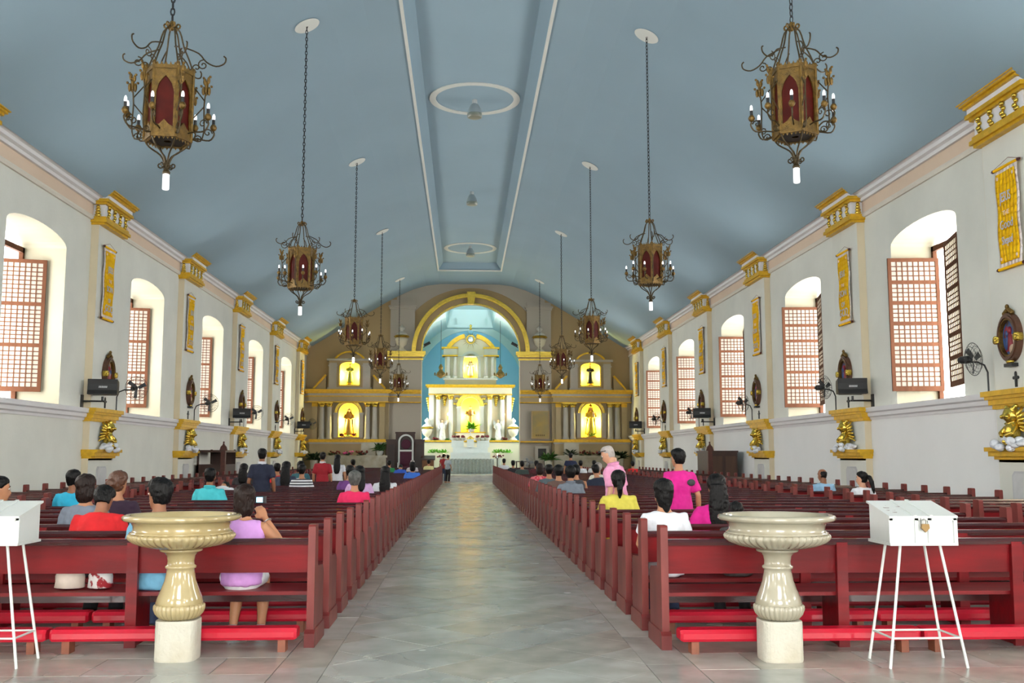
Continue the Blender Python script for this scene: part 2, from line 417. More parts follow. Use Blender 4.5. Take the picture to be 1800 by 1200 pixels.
# ---- pilasters with gilt capitals, ledge blocks and corbels
def capital(wall, y, side, hw, u):
    X = XL if side < 0 else XR
    f = lambda uu: X - side*uu
    def ring(mb, z0, z1, e, d):      # a moulding wrapped round three sides
        a, b = sorted((f(-.01), f(u+d))); mb.box(a, b, y-hw-e, y+hw+e, z0, z1)
    g = MB()
    ring(g, 7.62, 7.70, 0.10, 0.10); ring(g, 7.70, 7.78, 0.05, 0.06); ring(g, 7.56, 7.62, 0.05, 0.04)
    ring(g, 8.10, 8.16, 0.08, 0.08); ring(g, 8.16, 8.24, 0.14, 0.14)
    ring(g, 8.33, 8.38, 0.08, 0.20); ring(g, 8.38, 8.43, 0.12, 0.26); ring(g, 8.43, 8.47, 0.16, 0.30)
    cap = g.build('capital', GOLDP, wall)
    w = MB(); ring(w, 7.78, 8.10, 0.0, 0.02); ring(w, 8.24, 8.33, 0.04, 0.14); w.build('capital_block', TRIMW, cap)
    for k in range(4):
        lm = MB(); yy = y - hw + hw*2*(k+0.5)/4
        for q in range(4):
            lm.ell((f(u+0.05), yy + (0.03 if q % 2 else -0.03), 7.82+q*0.075), (0.04, 0.075-0.01*q, 0.05), 8, 5)
        lm.ell((f(u+0.06), yy, 8.07), (0.05,0.06,0.05), 8, 5)
        lm.build('acanthus', GOLDM, cap, smooth=True)
    for e in (-1, 1):
        lm = MB()
        for q in range(4): lm.ell((f(u*0.5), y+e*(hw+0.03), 7.82+q*0.075), (0.09-0.012*q, 0.04, 0.05), 8, 5)
        lm.build('acanthus', GOLDM, cap, smooth=True)
PU, PHW = 0.2, 0.86
for side, pil, wall in ((-1, LPIL, wl), (1, RPIL, wr)):
    X = XL if side < 0 else XR
    for y in pil:
        if y < 14: continue
        a, b = sorted((X+side*0.01, X-side*PU))
        p = MB().box(a, b, y-PHW, y+PHW, 0, 7.6).build('pilaster', WALL, wall)
        # painted beige returns on both flanks
        rt = MB(); a2, b2 = sorted((X, X-side*(PU-0.004)))
        rt.box(a2, b2, y-PHW-0.012, y-PHW, 0, 7.56); rt.box(a2, b2, y+PHW, y+PHW+0.012, 0, 7.56); rt.build('pilaster_flank', BEIGE, p)
        capital(p, y, side, PHW, .31)
        lb = MB()
        for z0,z1,e in ((2.42,2.50,.05),(2.50,2.60,.10),(2.60,2.66,.15),(2.66,2.76,.20)):
            a3, b3 = sorted((X, X-side*(PU+e))); lb.box(a3, b3, y-PHW-e, y+PHW+e, z0, z1)
        lb.build('ledge_block', GOLDP, p)
        cb = MB()
        for z0,z1,e in ((1.42,1.47,.0),(1.47,1.53,.05),(1.53,1.62,.11),(1.62,1.70,.15)):
            a3, b3 = sorted((X, X-side*(PU+e*1.6))); cb.box(a3, b3, y-PHW-e*0.6, y+PHW+e*0.6, z0, z1)
        cb.build('corbel', GOLDP, p)

# ---- unseen eaves added outside to block the high sky from the windows
for side, nm in ((-1,'trim_30'),(1,'trim_31')):
    xa, xb = sorted(((XL if side < 0 else XR)+side*TH, (XL if side < 0 else XR)+side*(TH+1.7)))
    tag(MB().box(xa, xb, Y0-1, YE+.6, 7.5, 7.7).build(nm, BEIGE), kind='structure')
# ---- capiz-shell window shutters
CPZ = bpy.data.materials.new('capiz_shell'); CPZ.use_nodes = True
nt = CPZ.node_tree; nd = nt.nodes; lk = nt.links; nd.clear()
out = nd.new('ShaderNodeOutputMaterial'); mixs = nd.new('ShaderNodeMixShader'); mixs.inputs[0].default_value = 0.6
df = nd.new('ShaderNodeBsdfDiffuse'); df.inputs[0].default_value = (*rgb(196,192,184),1); tr = nd.new('ShaderNodeBsdfTranslucent'); tr.inputs[0].default_value = (*rgb(214,208,196),1)
lk.new(df.outputs[0], mixs.inputs[1]); lk.new(tr.outputs[0], mixs.inputs[2]); lk.new(mixs.outputs[0], out.inputs[0])
def leaf_meshes(w, h, sect, cols, rows):
    """leaf in local (x 0..w, z 0..h), thickness along y"""
    fr = MB(); lt = MB(); pn = MB(); st = 0.085
    fr.box(0, st, -.025, .025, 0, h); fr.box(w-st, w, -.025, .025, 0, h)
    fr.box(st, w-st, -.025, .025, 0, 0.12); fr.box(st, w-st, -.025, .025, h-0.09, h)
    zs = 0.12; ze = h-0.09; sh = (ze-zs)/sect
    for k in range(sect):
        a = zs+k*sh; b = a+sh
        if k: fr.box(st, w-st, -.022, .022, a-0.045, a+0.045); a += 0.045
        if k < sect-1: b -= 0.045
        cw = (w-2*st)/cols; ch = (b-a)/rows
        for c in range(1, cols): lt.box(st+c*cw-.012, st+c*cw+.012, -.012, .012, a, b)
        for r in range(1, rows): lt.box(st, w-st, -.011, .011, a+r*ch-.012, a+r*ch+.012)
        pn.box(st, w-st, -.004, .004, a, b)
    return fr.mesh('shutter'), lt.mesh('lattice'), pn.mesh('capiz_panes')
LR = leaf_meshes(1.22, 3.22, 6, 8, 4); LL = leaf_meshes(1.22, 3.22, 3, 8, 9)
for a,m in zip(LR, (CAPIZF, CAPIZL, CPZ)): a.materials.append(m)
for a,m in zip(LL, (CAPIZF, CAPIZL, CPZ)): a.materials.append(m)
def leaf(win, ms, loc, rz):
    s = link('shutter', ms[0], None, win); s.location = loc; s.rotation_euler = (0,0,rz)
    tag(link('lattice', ms[1], None, s), kind='stuff'); tag(link('capiz_panes', ms[2], None, s), kind='stuff')
wn = 1
for side, wins, ms in ((-1, LWIN, LL), (1, RWIN, LR)):
    X = XL if side < 0 else XR
    for yc in wins:
        if yc < 3: continue
        w = empty('window_%d' % wn, (X, yc, WZB)); wn += 1; tag(w, kind='structure')
        if side > 0:
            leaf(w, ms, (-0.14, WHW-0.08, 0.32), math.radians(-5))
            leaf(w, ms, (0.03, -WHW+0.03, 0.28), math.radians(76))
        else:
            leaf(w, ms, (-0.42, WHW-0.06, 0.32), math.radians(180+14))
            leaf(w, ms, (-0.98, -WHW+0.02, 0.32), math.radians(90+6))
        # outer frame of the opening
        fr = MB(); xo = side*(TH-0.1)
        fr.box(xo-.05, xo+.05, -WHW, -WHW+.09, 0, 3.85); fr.box(xo-.05, xo+.05, WHW-.09, WHW, 0, 3.85); fr.box(xo-.05, xo+.05, -WHW, WHW, 3.72, 3.85)
        fr.build('window_frame', CAPIZF, w)
        # portal: helps the sky light find the opening (gives no light of its own)
        L = bpy.data.lights.new('window_portal', 'AREA'); L.shape = 'RECTANGLE'; L.size = 4.1; L.size_y = 3.2; L.cycles.is_portal = True
        lo = bpy.data.objects.new('window_portal', L); COL.objects.link(lo); lo.location = (X+side*(TH+0.02), yc, 4.8)
        lo.rotation_euler = Vector((-side,0,0)).to_track_quat('-Z','Y').to_euler()
# ============================================================ SANCTUARY END
AX = 0.38
# chancel arch wall
mb = MB().arch_slab(XL-0.1, XR+0.1, -0.3, 12.9, AX, 3.05, -0.3, 7.96, 3.05, YE, YE+0.6, fnX, n=28)
wa = tag(mb.build('wall_front', ENDW), kind='structure')
# painted pale field following the ceiling line above the arch
mb = MB(); prev = None
for i in range(41):
    u = -4.9 + 9.8*i/40; zt = min(zceil(AX+u), 12.25)+0.02; zb_ = 7.96 + math.sqrt(max(0, 4.5**2 - u*u))*0.9 if abs(u) < 4.45 else zt-0.02
    zb_ = min(zb_, zt-0.02)
    cur = (AX+u, zb_, zt)
    if prev: mb.add([(prev[0],YE-0.03,prev[1]),(cur[0],YE-0.03,cur[1]),(cur[0],YE-0.03,cur[2]),(prev[0],YE-0.03,prev[2]),
                     (prev[0],YE+0.01,prev[1]),(cur[0],YE+0.01,cur[1])], [(0,1,2,3),(0,4,5,1)])
    prev = cur
mb.build('arch_field', ENDG, wa)
# archivolt: gilt outer moulding, plain band, gilt inner edge, keystone
MB().arc_band(AX, 7.96, 3.42, 3.68, YE-0.26, YE, fnX, n=40).arc_band(AX, 7.96, 3.5, 3.6, YE-0.32, YE-0.26, fnX, n=40).build('gilt_arch_moulding', GOLDM, wa)
MB().arc_band(AX, 7.96, 3.08, 3.42, YE-0.12, YE, fnX, n=40).build('arch_band', ENDW, wa)
MB().arc_band(AX, 7.96, 3.02, 3.09, YE-0.16, YE, fnX, n=40).build('gilt_arch_edge', GOLDM, wa)
MB().prism([(-.2,10.95),(.2,10.95),(.27,11.72),(-.27,11.72)], lambda a,z,t: (AX+a,t,z), YE-0.4, YE).build('keystone', GOLDM, wa)
for s in (-1, 1):
    q = lambda a, b: sorted((AX+s*a, AX+s*b))
    x0, x1 = q(3.05, 5.02)
    pr = MB().box(x0, x1, YE-0.3, YE, 0.35, 7.43).build('pier', ENDG, wa)
    im = MB()
    for z0,z1,e in ((7.43,7.52,.08),(7.62,7.72,.16),(7.72,7.96,.24)): im.box(x0-e, x1+e, YE-0.3-e, YE, z0, z1)
    im.build('impost', GOLDM, pr); MB().box(x0-.04, x1+.04, YE-.36, YE, 7.5, 7.64).build('impost_band', ENDW, pr)
    x2, x3 = q(3.5, 5.02)
    up = MB().box(x2, x3, YE-0.16, YE, 7.9, 10.7).build('upper_pilaster', ENDG, pr)
    pc = MB(); pc.box(x2-.06, x3+.06, YE-.22, YE, 10.6, 10.74); pc.box(x2-.12, x3+.12, YE-.28, YE, 10.74, 10.86); pc.box(x2, x3, YE-.16, YE, 10.86, min(zceil(x2), zceil(x3)))
    pc.build('pilaster_cap', ENDG, up)
# sanctuary platform and steps
tag(MB().box(XL, XR, 60.0, 78.0, -0.01, 0.36).build('floor_sanctuary', tile_mat('pale_floor_marble', rgb(184,182,168), rgb(160,158,146), 2.0)), kind='structure')
for k,(ya,z) in enumerate(((58.8,0.12),(59.4,0.24))):
    tag(MB().box(AX-3.0, AX+3.0, ya, 60.0, 0.0, z).build('step', TM[1], flo))

# ---- chancel room
CW, CZ, CY1 = 4.9, 6.0, 76.5
def zch(u): return CZ + 5.6*math.sqrt(max(0, 1-(u/CW)**2))
for s, nm in ((-1,'wall_chancel_left'), (1,'wall_chancel_right')):
    x = AX+s*CW
    mb = MB().arch_slab(YE+0.5, CY1+0.3, -0.3, CZ+0.1, 68.2, 3.4, 3.4, 5.0, 0.6, x, x+s*0.5, fnY)
    tag(mb.build(nm, SKYB), kind='structure')
    L = bpy.data.lights.new('window_portal', 'AREA'); L.shape = 'RECTANGLE'; L.size = 2.2; L.size_y = 6.8; L.cycles.is_portal = True
    lo = bpy.data.objects.new('window_portal', L); COL.objects.link(lo); lo.location = (x+s*0.52, 68.2, 4.5); lo.rotation_euler = Vector((-s,0,0)).to_track_quat('-Z','Y').to_euler()
tag(MB().box(AX-CW-.4, AX+CW+.4, CY1, CY1+0.4, -0.3, 13.4).build('wall_chancel', SKYB), kind='structure')
mb = MB(); us = [-CW+2*CW*i/32 for i in range(33)]
us = [u for u in us if abs(u) > 1.75] + [-1.75, 1.75]; us.sort()
for a, b in zip(us, us[1:]):
    if a == -1.75 and b == 1.75: continue
    mb.add([(AX+a,YE+.6,zch(a)),(AX+b,YE+.6,zch(b)),(AX+b,CY1,zch(b)),(AX+a,CY1,zch(a))], [(0,1,2,3)])
z0 = zch(1.75)
for s in (-1,1): mb.add([(AX+s*1.75,YE+.6,z0),(AX+s*1.5,YE+.6,12.6),(AX+s*1.5,CY1-1.2,12.6),(AX+s*1.75,CY1-1.0,z0)], [(0,1,2,3)])
mb.add([(AX-1.5,YE+.6,12.6),(AX+1.5,YE+.6,12.6),(AX+1.5,CY1-1.2,12.6),(AX-1.5,CY1-1.2,12.6)], [(0,1,2,3)])
mb.add([(AX-1.75,CY1-1,z0),(AX+1.75,CY1-1,z0),(AX+1.5,CY1-1.2,12.6),(AX-1.5,CY1-1.2,12.6)], [(0,1,2,3)])
mb.add([(AX-1.75,CY1-1,z0),(AX+1.75,CY1-1,z0),(AX+1.75,CY1,z0),(AX-1.75,CY1,z0)], [(0,1,2,3)])
mb.box(AX-CW-.5, AX+CW+.5, YE+.6, CY1+.4, 13.0, 13.2)
cce = tag(mb.build('ceiling_chancel', CHC, smooth=False), kind='structure')
MB().arc_band(0, 0, 1.2, 1.32, 0, 0.03, lambda a,t,b: (AX+a, 70.0+b, 12.56+t), 0, 2*PI, 36).build('plaster_ring', SOFFIT, cce)
mb = MB(); N = 32
for i in range(N):
    A, B = -CW+0.02+2*(CW-0.02)*i/N, -CW+0.02+2*(CW-0.02)*(i+1)/N
    f = lambda u, d: (AX+u*(1-d/CW), zch(u)-d)
    p = [f(A,0),f(B,0),f(B,.5),f(A,.5)]
    mb.add([(a,CY1-.14,z) for a,z in p]+[(a,CY1,z) for a,z in p], [(0,1,2,3),(2,3,7,6)])
tag(mb.build('trim_20', CHC), kind='structure')

# ---- fluted column used on every altar
def column_mb(mb, x, y, z0, z1, r):
    mb.lathe([(r*1.35,z0),(r*1.35,z0+.06),(r*1.12,z0+.1),(r*1.15,z0+.14),(r,z0+.18),(r*1.03,(z0+z1)*.45),(r*.86,z1-.02),(r*.9,z1)], 14, (x,y,0))
def gilt_cap(x, y, z, r, h):
    c = MB(); c.lathe([(r*.9,z),(r*1.05,z+h*.1),(r*1.0,z+h*.4),(r*1.35,z+h*.75),(r*1.2,z+h*.8)], 10, (x,y,0)); c.box(x-r*1.4, x+r*1.4, y-r*1.4, y+r*1.4, z+h*.8, z+h)
    for k in range(6):
        a = k*PI/3; c.ell((x+r*1.1*math.cos(a), y+r*1.1*math.sin(a), z+h*.5), (.05,.05,h*.2), 6, 4)
    return c
def niche_box(par, cx, hw, zb, zs, rise, y0, y1, mat):
    """arched cavity behind an opening"""
    n = 12; arc = [(cx-hw*math.cos(PI*i/n), zs+rise*math.sin(PI*i/n)) for i in range(n+1)]
    path = [(cx-hw,zb)] + arc + [(cx+hw,zb),(cx-hw,zb)]
    m = MB()
    for (a,za),(b,zc) in zip(path, path[1:]): m.add([(a,y0,za),(b,y0,zc),(b,y1,zc),(a,y1,za)], [(0,1,2,3)])
    m.add([(a,y1,z) for a,z in path[:-1]], [tuple(range(len(path)-1))])
    return m.build('niche', mat, par)
def niche_lamps(par, cx, hw, y, z0, z1, power, col=(1.0,0.82,0.24)):
    """two lamp tubes hidden behind the jambs, as in the real niches"""
    for e in (-1, 1):
        x = cx+e*(hw+.12); zm = (z0+z1)/2
        MB().tube([(x+e*.03,y-.03,z0+.2),(x+e*.03,y-.03,z1-.2)], .014, 8).build('lamp_tube', M('warm_tube', rgb(255,220,120), 0.4, emit=(1,.75,.2), estr=2.0), par, smooth=True)
        L = bpy.data.lights.new('niche_light', 'POINT'); L.energy = power; L.color = col; L.shadow_soft_size = .04
        lo = bpy.data.objects.new('niche_light', L); COL.objects.link(lo); lo.location = (x-e*.03, y+.03, zm); lo.parent = par

LP = 52.0     # niche tube power
def side_altar(s, label):
    cx = AX + s*7.45; yf = YE-0.75
    A = empty('side_altar', (0,0,0)); tag(A, label, 'altar')
    lo_, hi_ = sorted((AX+s*3.05, (XL+0.02 if s < 0 else XR-0.02)))
    inn = sorted((AX+s*5.02, (XL+0.02 if s < 0 else XR-0.02)))
    # main storey slab with arched niche
    MB().arch_slab(cx-2.25, cx+2.25, 2.5, 4.75, cx, .62, 2.66, 4.12, .62, yf+.15, yf+.27, fnX, n=14).build('main_storey', SIDEW, A)
    niche_box(A, cx, .82, 2.655, 4.12, .78, yf+.265, YE-.02, NICHE)
    niche_lamps(A, cx, .62, yf+.36, 2.66, 4.5, LP)
    MB().arc_band(cx, 4.12, .68, .84, yf+.02, yf+.16, fnX, n=20).build('gilt_niche_arch', GOLDM, A)
    for e in (-1,1):
        jb = MB().box(*sorted((cx+e*.66,cx+e*.9)), yf+.03, yf+.16, 2.62, 4.05); jb.box(*sorted((cx+e*.62,cx+e*.94)), yf, yf+.16, 4.02, 4.14)
        jb.build('niche_jamb', SIDEC, A)
        for u, r in ((1.16,.16),(1.6,.16)):
            c = MB(); column_mb(c, cx+e*u, yf-.02, 2.52, 4.48, r); co = c.build('column', SIDEC, A, smooth=True)
            gilt_cap(cx+e*u, yf-.02, 4.48, r, .27).build('gilt_capital', GOLDM, co)
        p = MB().box(*sorted((cx+e*1.88,cx+e*2.2)), yf+.02, yf+.16, 2.52, 4.5); po = p.build('pilaster', SIDEW, A)
        MB().box(*sorted((cx+e*1.86,cx+e*2.22)), yf-.02, yf+.16, 4.5, 4.74).build('gilt_capital', GOLDP, po)
    # side field towards the wall and towards the arch pier
    MB().box(inn[0], cx-2.25, YE-.55, YE, .36, 4.75).build('back_field', SIDEW, A); MB().box(cx+2.25, inn[1], YE-.55, YE, .36, 4.75).build('back_field', SIDEW, A)
    # entablature running across to the pier
    en = MB().box(lo_, hi_, YE-.62, YE, 4.75, 5.1); en.box(cx-2.4, cx+2.4, yf-.22, YE, 4.75, 5.1); eo = en.build('entablature', SIDEW, A)
    g = MB()
    for z0,z1,d in ((4.75,4.81,.06),(5.1,5.16,.06),(5.3,5.4,.16),(5.4,5.54,.26)):
        g.box(lo_, hi_, YE-.62-d, YE, z0, z1); g.box(cx-2.4-d, cx+2.4+d, yf-.22-d, YE, z0, z1)
    g.build('gilt_cornice', GOLDP, eo)
    g = MB().box(lo_, hi_, YE-.66, YE, 5.16, 5.3); g.box(cx-2.45, cx+2.45, yf-.27, YE, 5.16, 5.3); g.build('cornice_band', SIDEC, eo)
    # plinth and gilt ledge
    pl = MB().box(cx-2.3, cx+2.3, yf-.15, YE, .36, 2.3); plo = pl.build('plinth', SIDEW, A)
    g = MB().box(lo_, hi_, YE-.68, YE, 2.34, 2.42); g.box(cx-2.4, cx+2.4, yf-.28, YE, 2.34, 2.42); g.box(cx-2.35, cx+2.35, yf-.22, YE, 2.42, 2.52); g.build('gilt_ledge', GOLDP, plo)
    MB().box(cx-2.35, cx+2.35, yf-.22, YE, 2.24, 2.34).build('ledge_moulding', SIDEC, plo)
    for e in (-1,1):
        if e == s: continue
        MB().box(cx+e*1.3-.45, cx+e*1.3+.45, yf-.5, yf-.16, 1.5, 2.3).build('pedestal', STONE, plo)
    # marble altar table below
    ta, te = sorted((cx+s*1.5, cx-s*2.4)); tb = MB().box(ta, te, yf-1.0, yf-.3, .36, 1.5); tb.box(ta-.08, te+.08, yf-1.08, yf-.3, 1.42, 1.54); tb.build('altar_table', MARBW, A)
    # upper storey
    MB().arch_slab(cx-1.3, cx+1.3, 5.54, 7.34, cx, .6, 5.86, 7.0, .26, yf+.3, yf+.4, fnX, n=12).build('upper_storey', SIDEW, A)
    niche_box(A, cx, .8, 5.855, 7.0, .32, yf+.395, YE-.02, NICHE); niche_lamps(A, cx, .6, yf+.48, 5.86, 7.1, LP*.8)
    g = MB(); 
    for e in (-1,1): g.box(*sorted((cx+e*.6,cx+e*.66)), yf+.24, yf+.32, 5.82, 7.02)
    g.box(cx-.66, cx+.66, yf+.24, yf+.32, 5.78, 5.86); g.arc_band(cx, 7.0, .6, .66, yf+.24, yf+.32, fnX, n=12, ry=.44); g.build('gilt_niche_frame', GOLDM, A)
    c = MB(); c.box(cx-1.4, cx+1.4, yf+.16, YE, 7.34, 7.46); c.box(cx-1.36, cx+1.36, yf+.22, YE, 5.6, 5.7)
    for e in (-1,1): c.box(*sorted((cx+e*.8,cx+e*1.26)), yf+.22, yf+.3, 5.7, 7.2); c.box(*sorted((cx+e*.76,cx+e*1.32)), yf+.18, yf+.3, 7.0, 7.08)
    c.build('upper_pilasters', SIDEC, A)
    MB().arc_band(cx, 7.1, .92, 1.05, yf+.16, yf+.4, fnX, a0=.5, a1=PI-.5, n=16, ry=.8).build('gilt_pediment', GOLDP, A)
    MB().arc_band(cx, 7.1, .5, .93, yf+.28, YE, fnX, a0=.5, a1=PI-.5, n=12, ry=.8).build('pediment', SIDEW, A)
    for e in (-1,1):
        w = MB().prism([(cx+e*2.15,5.55),(cx+e*1.45,5.55),(cx+e*1.45,6.4)], lambda a,z,t: (a,t,z), yf+.35, YE-.1).build('half_pediment', SIDEW, A)
        MB().bar((cx+e*2.2,yf+.33,5.62), (cx+e*1.45,yf+.33,6.46), .1, .12).build('gilt_rake', GOLDP, w)
    return A
side_altar(-1, 'two-storey side altar with lit niches, left of the chancel arch')
side_altar(1, 'two-storey side altar with lit niches, right of the chancel arch')

# ---- high altar (retablo)
RA = 0.42; RY = 71.5
A = empty('high_altar', (0,0,0)); tag(A, 'cream and gold high altar with two lit niches inside the chancel', 'altar')
MB().arch_slab(RA-2.9, RA+2.9, 2.6, 5.85, RA, .66, 3.2, 5.02, .66, RY, RY+.12, fnX, n=14).build('main_storey', RETW, A)
niche_box(A, RA, .86, 3.195, 5.02, .8, RY+.115, RY+.68, NICHE); niche_lamps(A, RA, .66, RY+.22, 3.2, 5.5, LP)
MB().arc_band(RA, 5.02, .7, .98, RY-.1, RY, fnX, n=22).build('gilt_niche_arch', GOLDM, A)
for e in (-1,1):
    j = MB().box(*sorted((RA+e*.68,RA+e*.96)), RY-.1, RY+.01, 2.7, 4.92); j.box(*sorted((RA+e*.64,RA+e*1.0)), RY-.14, RY+.01, 4.88, 5.04); j.build('niche_jamb', RETC, A)
    for u in (1.4, 2.28):
        c = MB(); column_mb(c, RA+e*u, RY-.2, 2.64, 5.5, .16); co = c.build('column', RETC, A, smooth=True)
        gilt_cap(RA+e*u, RY-.2, 5.5, .16, .34).build('gilt_capital', GOLDM, co)
    MB().box(*sorted((RA+e*2.6,RA+e*2.95)), RY-.18, RY+.3, 2.6, 5.85).build('end_pilaster', RETC, A)
    d = MB()
    for q in range(5): d.ell((RA+e*1.84, RY-.05, 5.7-.14*q), (.2-.03*q, .07, .1), 8, 5)
    d.build('gilt_drop', GOLDM, A, smooth=True)
    d = MB()
    for q in range(6): d.ell((RA+e*(3.05-.02*q), RY, 5.6-.17*q), (.14-.015*q, .06, .11), 8, 5)
    d.build('gilt_scroll', GOLDM, A, smooth=True)
g = MB()
for z0,z1,d,w in ((5.84,5.92,.26,3.0),(6.36,6.44,.32,3.1),(6.44,6.58,.42,3.2)): g.box(RA-w, RA+w, RY-d, RY+.7, z0, z1)
eo = MB().box(RA-2.98, RA+2.98, RY-.24, RY+.7, 5.92, 6.36).build('entablature', RETW, A); g.build('gilt_cornice', GOLDP, eo)
d = MB()
for k in range(9):
    a = PI*(k+.5)/9; d.ell((RA-1.12*math.cos(a), RY-.16, 5.02+1.12*math.sin(a)), (.13,.06,.1), 8, 5)
d.build('gilt_foliage', GOLDM, A, smooth=True)
MB().box(RA-3.45, RA+3.45, RY-.7, RY+.7, .36, 2.48).build('base', RETW, A)
g = MB().box(RA-3.5, RA+3.5, RY-.8, RY+.7, 2.5, 2.6); g.build('gilt_ledge', GOLDP, A)
MB().box(RA-1.0, RA+1.0, RY-.45, RY, 2.6, 3.14).build('niche_shelf', RETW, A); MB().box(RA-1.1, RA+1.1, RY-.5, RY, 3.14, 3.2).build('gilt_shelf_edge', GOLDP, A)
# upper storey
MB().arch_slab(RA-1.85, RA+1.85, 6.58, 9.2, RA, .5, 7.1, 8.28, .5, RY+.1, RY+.2, fnX, n=14).build('upper_storey', RETW, A)
niche_box(A, RA, .7, 7.095, 8.28, .66, RY+.195, RY+.68, NICHE); niche_lamps(A, RA, .5, RY+.3, 7.1, 8.6, LP*.6)
MB().arc_band(RA, 8.28, .56, .74, RY, RY+.1, fnX, n=16).build('upper_niche_arch', RETC, A)
u = MB(); u.box(RA-1.95, RA+1.95, RY-.1, RY+.7, 6.95, 7.06); u.box(RA-2.0, RA+2.0, RY-.14, RY+.7, 8.62, 8.68)
for e in (-1,1):
    u.box(*sorted((RA+e*.58,RA+e*.74)), RY, RY+.1, 7.1, 8.24); u.box(*sorted((RA+e*1.0,RA+e*1.95)), RY-.04, RY+.7, 8.7, 9.2)
u.build('upper_mouldings', RETC, A)
for e in (-1,1):
    for q in (1.12, 1.6):
        c = MB(); column_mb(c, RA+e*q, RY+.0, 7.06, 8.6, .13); c.build('column', RETC, A, smooth=True)
    g = MB().box(*sorted((RA+e*.92,RA+e*2.05)), RY-.2, RY+.7, 8.62, 8.72); g.box(*sorted((RA+e*.9,RA+e*2.08)), RY-.22, RY+.7, 9.18, 9.3); g.build('gilt_cornice', GOLDP, A)
    MB().arc_band(RA, 8.25, 1.75, 2.05, RY-.15, RY+.6, fnX, a0=(.55 if e < 0 else PI-1.35), a1=(1.35 if e < 0 else PI-.55), n=10).build('gilt_broken_pediment', GOLDP, A)
MB().arc_band(RA, 8.25, .6, 1.76, RY+.12, RY+.6, fnX, a0=.55, a1=PI-.55, n=14).build('pediment', RETW, A)
sb = MB(); c0 = Vector((RA, RY-.25, 9.84))
for k in range(20):
    a = 2*PI*k/20; L = .78 if k % 2 == 0 else .55
    sb.add([c0+Vector((.22*math.cos(a-.12),0,.22*math.sin(a-.12))), c0+Vector((.22*math.cos(a+.12),0,.22*math.sin(a+.12))), c0+Vector((L*math.cos(a),.0,L*math.sin(a))), c0+Vector((.3*math.cos(a),-.06,.3*math.sin(a)))], [(0,1,3),(1,2,3),(2,0,3),(0,2,1)])
sb.arc_band(c0.x, c0.z, .24, .33, c0.y-.08, c0.y+.04, fnX, 0, 2*PI, 20)
so = sb.build('gilt_sunburst', GOLDM, A); MB().ell(c0, (.24,.06,.24), 14, 8).build('silver_medallion', M('silver', rgb(190,196,200), .3, .8), so, smooth=True)
MB().lathe([(.05,10.55),(.12,10.62),(.05,10.72),(.1,10.85),(.02,10.95)], 8, (RA, RY-.1, 0)).build('gilt_finial', GOLDM, A)
# altar gradine with tabernacle
t = empty('altar_gradine', (0,0,0)); tag(t, 'white stepped gradine with tabernacle behind the altar table', 'altar shelf')
m = MB().box(RA-1.35, RA+1.35, 68.2, 69.6, .36, 1.75); m.box(RA-1.2, RA+1.2, 68.6, 69.6, 1.75, 2.1); m.box(RA-1.3, RA-.45, 68.8, 69.6, 2.1, 2.55); m.box(RA+.45, RA+1.3, 68.8, 69.6, 2.1, 2.55); m.build('steps', WHITEP, t)
m = MB().box(RA-.24, RA+.24, 68.5, 69.0, 2.1, 2.65); m.build('tabernacle', WHITEP, t); MB().lathe([(.26,2.65),(.2,2.75),(.05,2.85),(.02,2.9)], 10, (RA,68.75,0)).build('tabernacle_dome', GOLDM, t)
cr = MB().box(RA-.03, RA+.03, 68.7, 68.76, 2.88, 3.4); cr.box(RA-.14, RA+.14, 68.7, 68.76, 3.16, 3.22); cr.build('cross', WHITEP, t)
# altar table with draped cloth
t = empty('altar_table', (RA, 66.0, .36)); tag(t, 'altar table draped in grey-white pleated cloth in front of the high altar', 'table')
MB().box(-1.4, 1.4, -.45, .45, .0, .92).build('table_body', STONE, t)
MB().box(-1.5, 1.5, -.52, .52, .92, .98).build('white_top_cloth', WHITEP, t)
ring0, ring1 = [], []
for side in range(4):
    L = [(3.0),(1.04)][side % 2]; n = 60 if side % 2 == 0 else 20
    for i in range(n):
        f = i/n; amp = .035*math.sin(i*1.35)
        p = [(-1.5+3*f, -.52-amp),(1.5+amp, -.52+1.04*f),(1.5-3*f, .52+amp),(-1.5-amp, .52-1.04*f)][side]
        ring0.append((p[0]*.99, p[1]*.99, .97)); ring1.append((p[0]*1.02+amp*.3, p[1]*1.06, .02))
MB().loft([ring1, ring0], cap=False).build('altar_cloth', cloth_noise('grey_cloth', rgb(186,190,186)), t)
# bishop's chair and its dark screen
t = empty('carved_screen', (AX-3.95, 60.9, .36)); tag(t, 'dark wooden three-part screen behind the tall white-framed chair', 'screen')
for x0,x1,h in ((-1.15,-.55,2.15),(-.58,.58,2.6),(.55,1.15,2.15)):
    p = MB().box(x0, x1, -.04, .04, 0, h).build('panel', MAHOG, t); MB().box(x0-.03, x1+.03, -.07, .07, h-.1, h).build('panel_cap', MAHOG, p); MB().box(x0+.12, x1-.12, -.06, -.04, .3, h-.3).build('raised_field', M('dark_walnut', rgb(44,24,18), .4), p)
t = empty('throne_chair', (AX-3.9, 60.4, .36)); tag(t, 'tall white-framed chair with purple velvet back and round medallion', 'chair')
fr = MB()
for e in (-1,1): fr.box(*sorted((e*.36,e*.46)), .28, .38, 0, 2.0); fr.box(*sorted((e*.36,e*.46)), -.3, -.2, 0, .72); fr.box(*sorted((e*.36,e*.46)), -.3, .3, .68, .76)
fr.arc_band(0, 2.0, .36, .46, .28, .38, fnX, n=14); fr.box(-.4, .4, .28, .38, 1.42, 1.52); fr.box(-.4, .4, -.3, .3, .38, .46); fr.build('frame', WHITEP, t)
MB().box(-.36, .36, .3, .36, .46, 1.42).build('back_cushion', PURPLE, t); MB().box(-.37, .37, -.3, .28, .46, .54).build('seat_cushion', PURPLE, t)
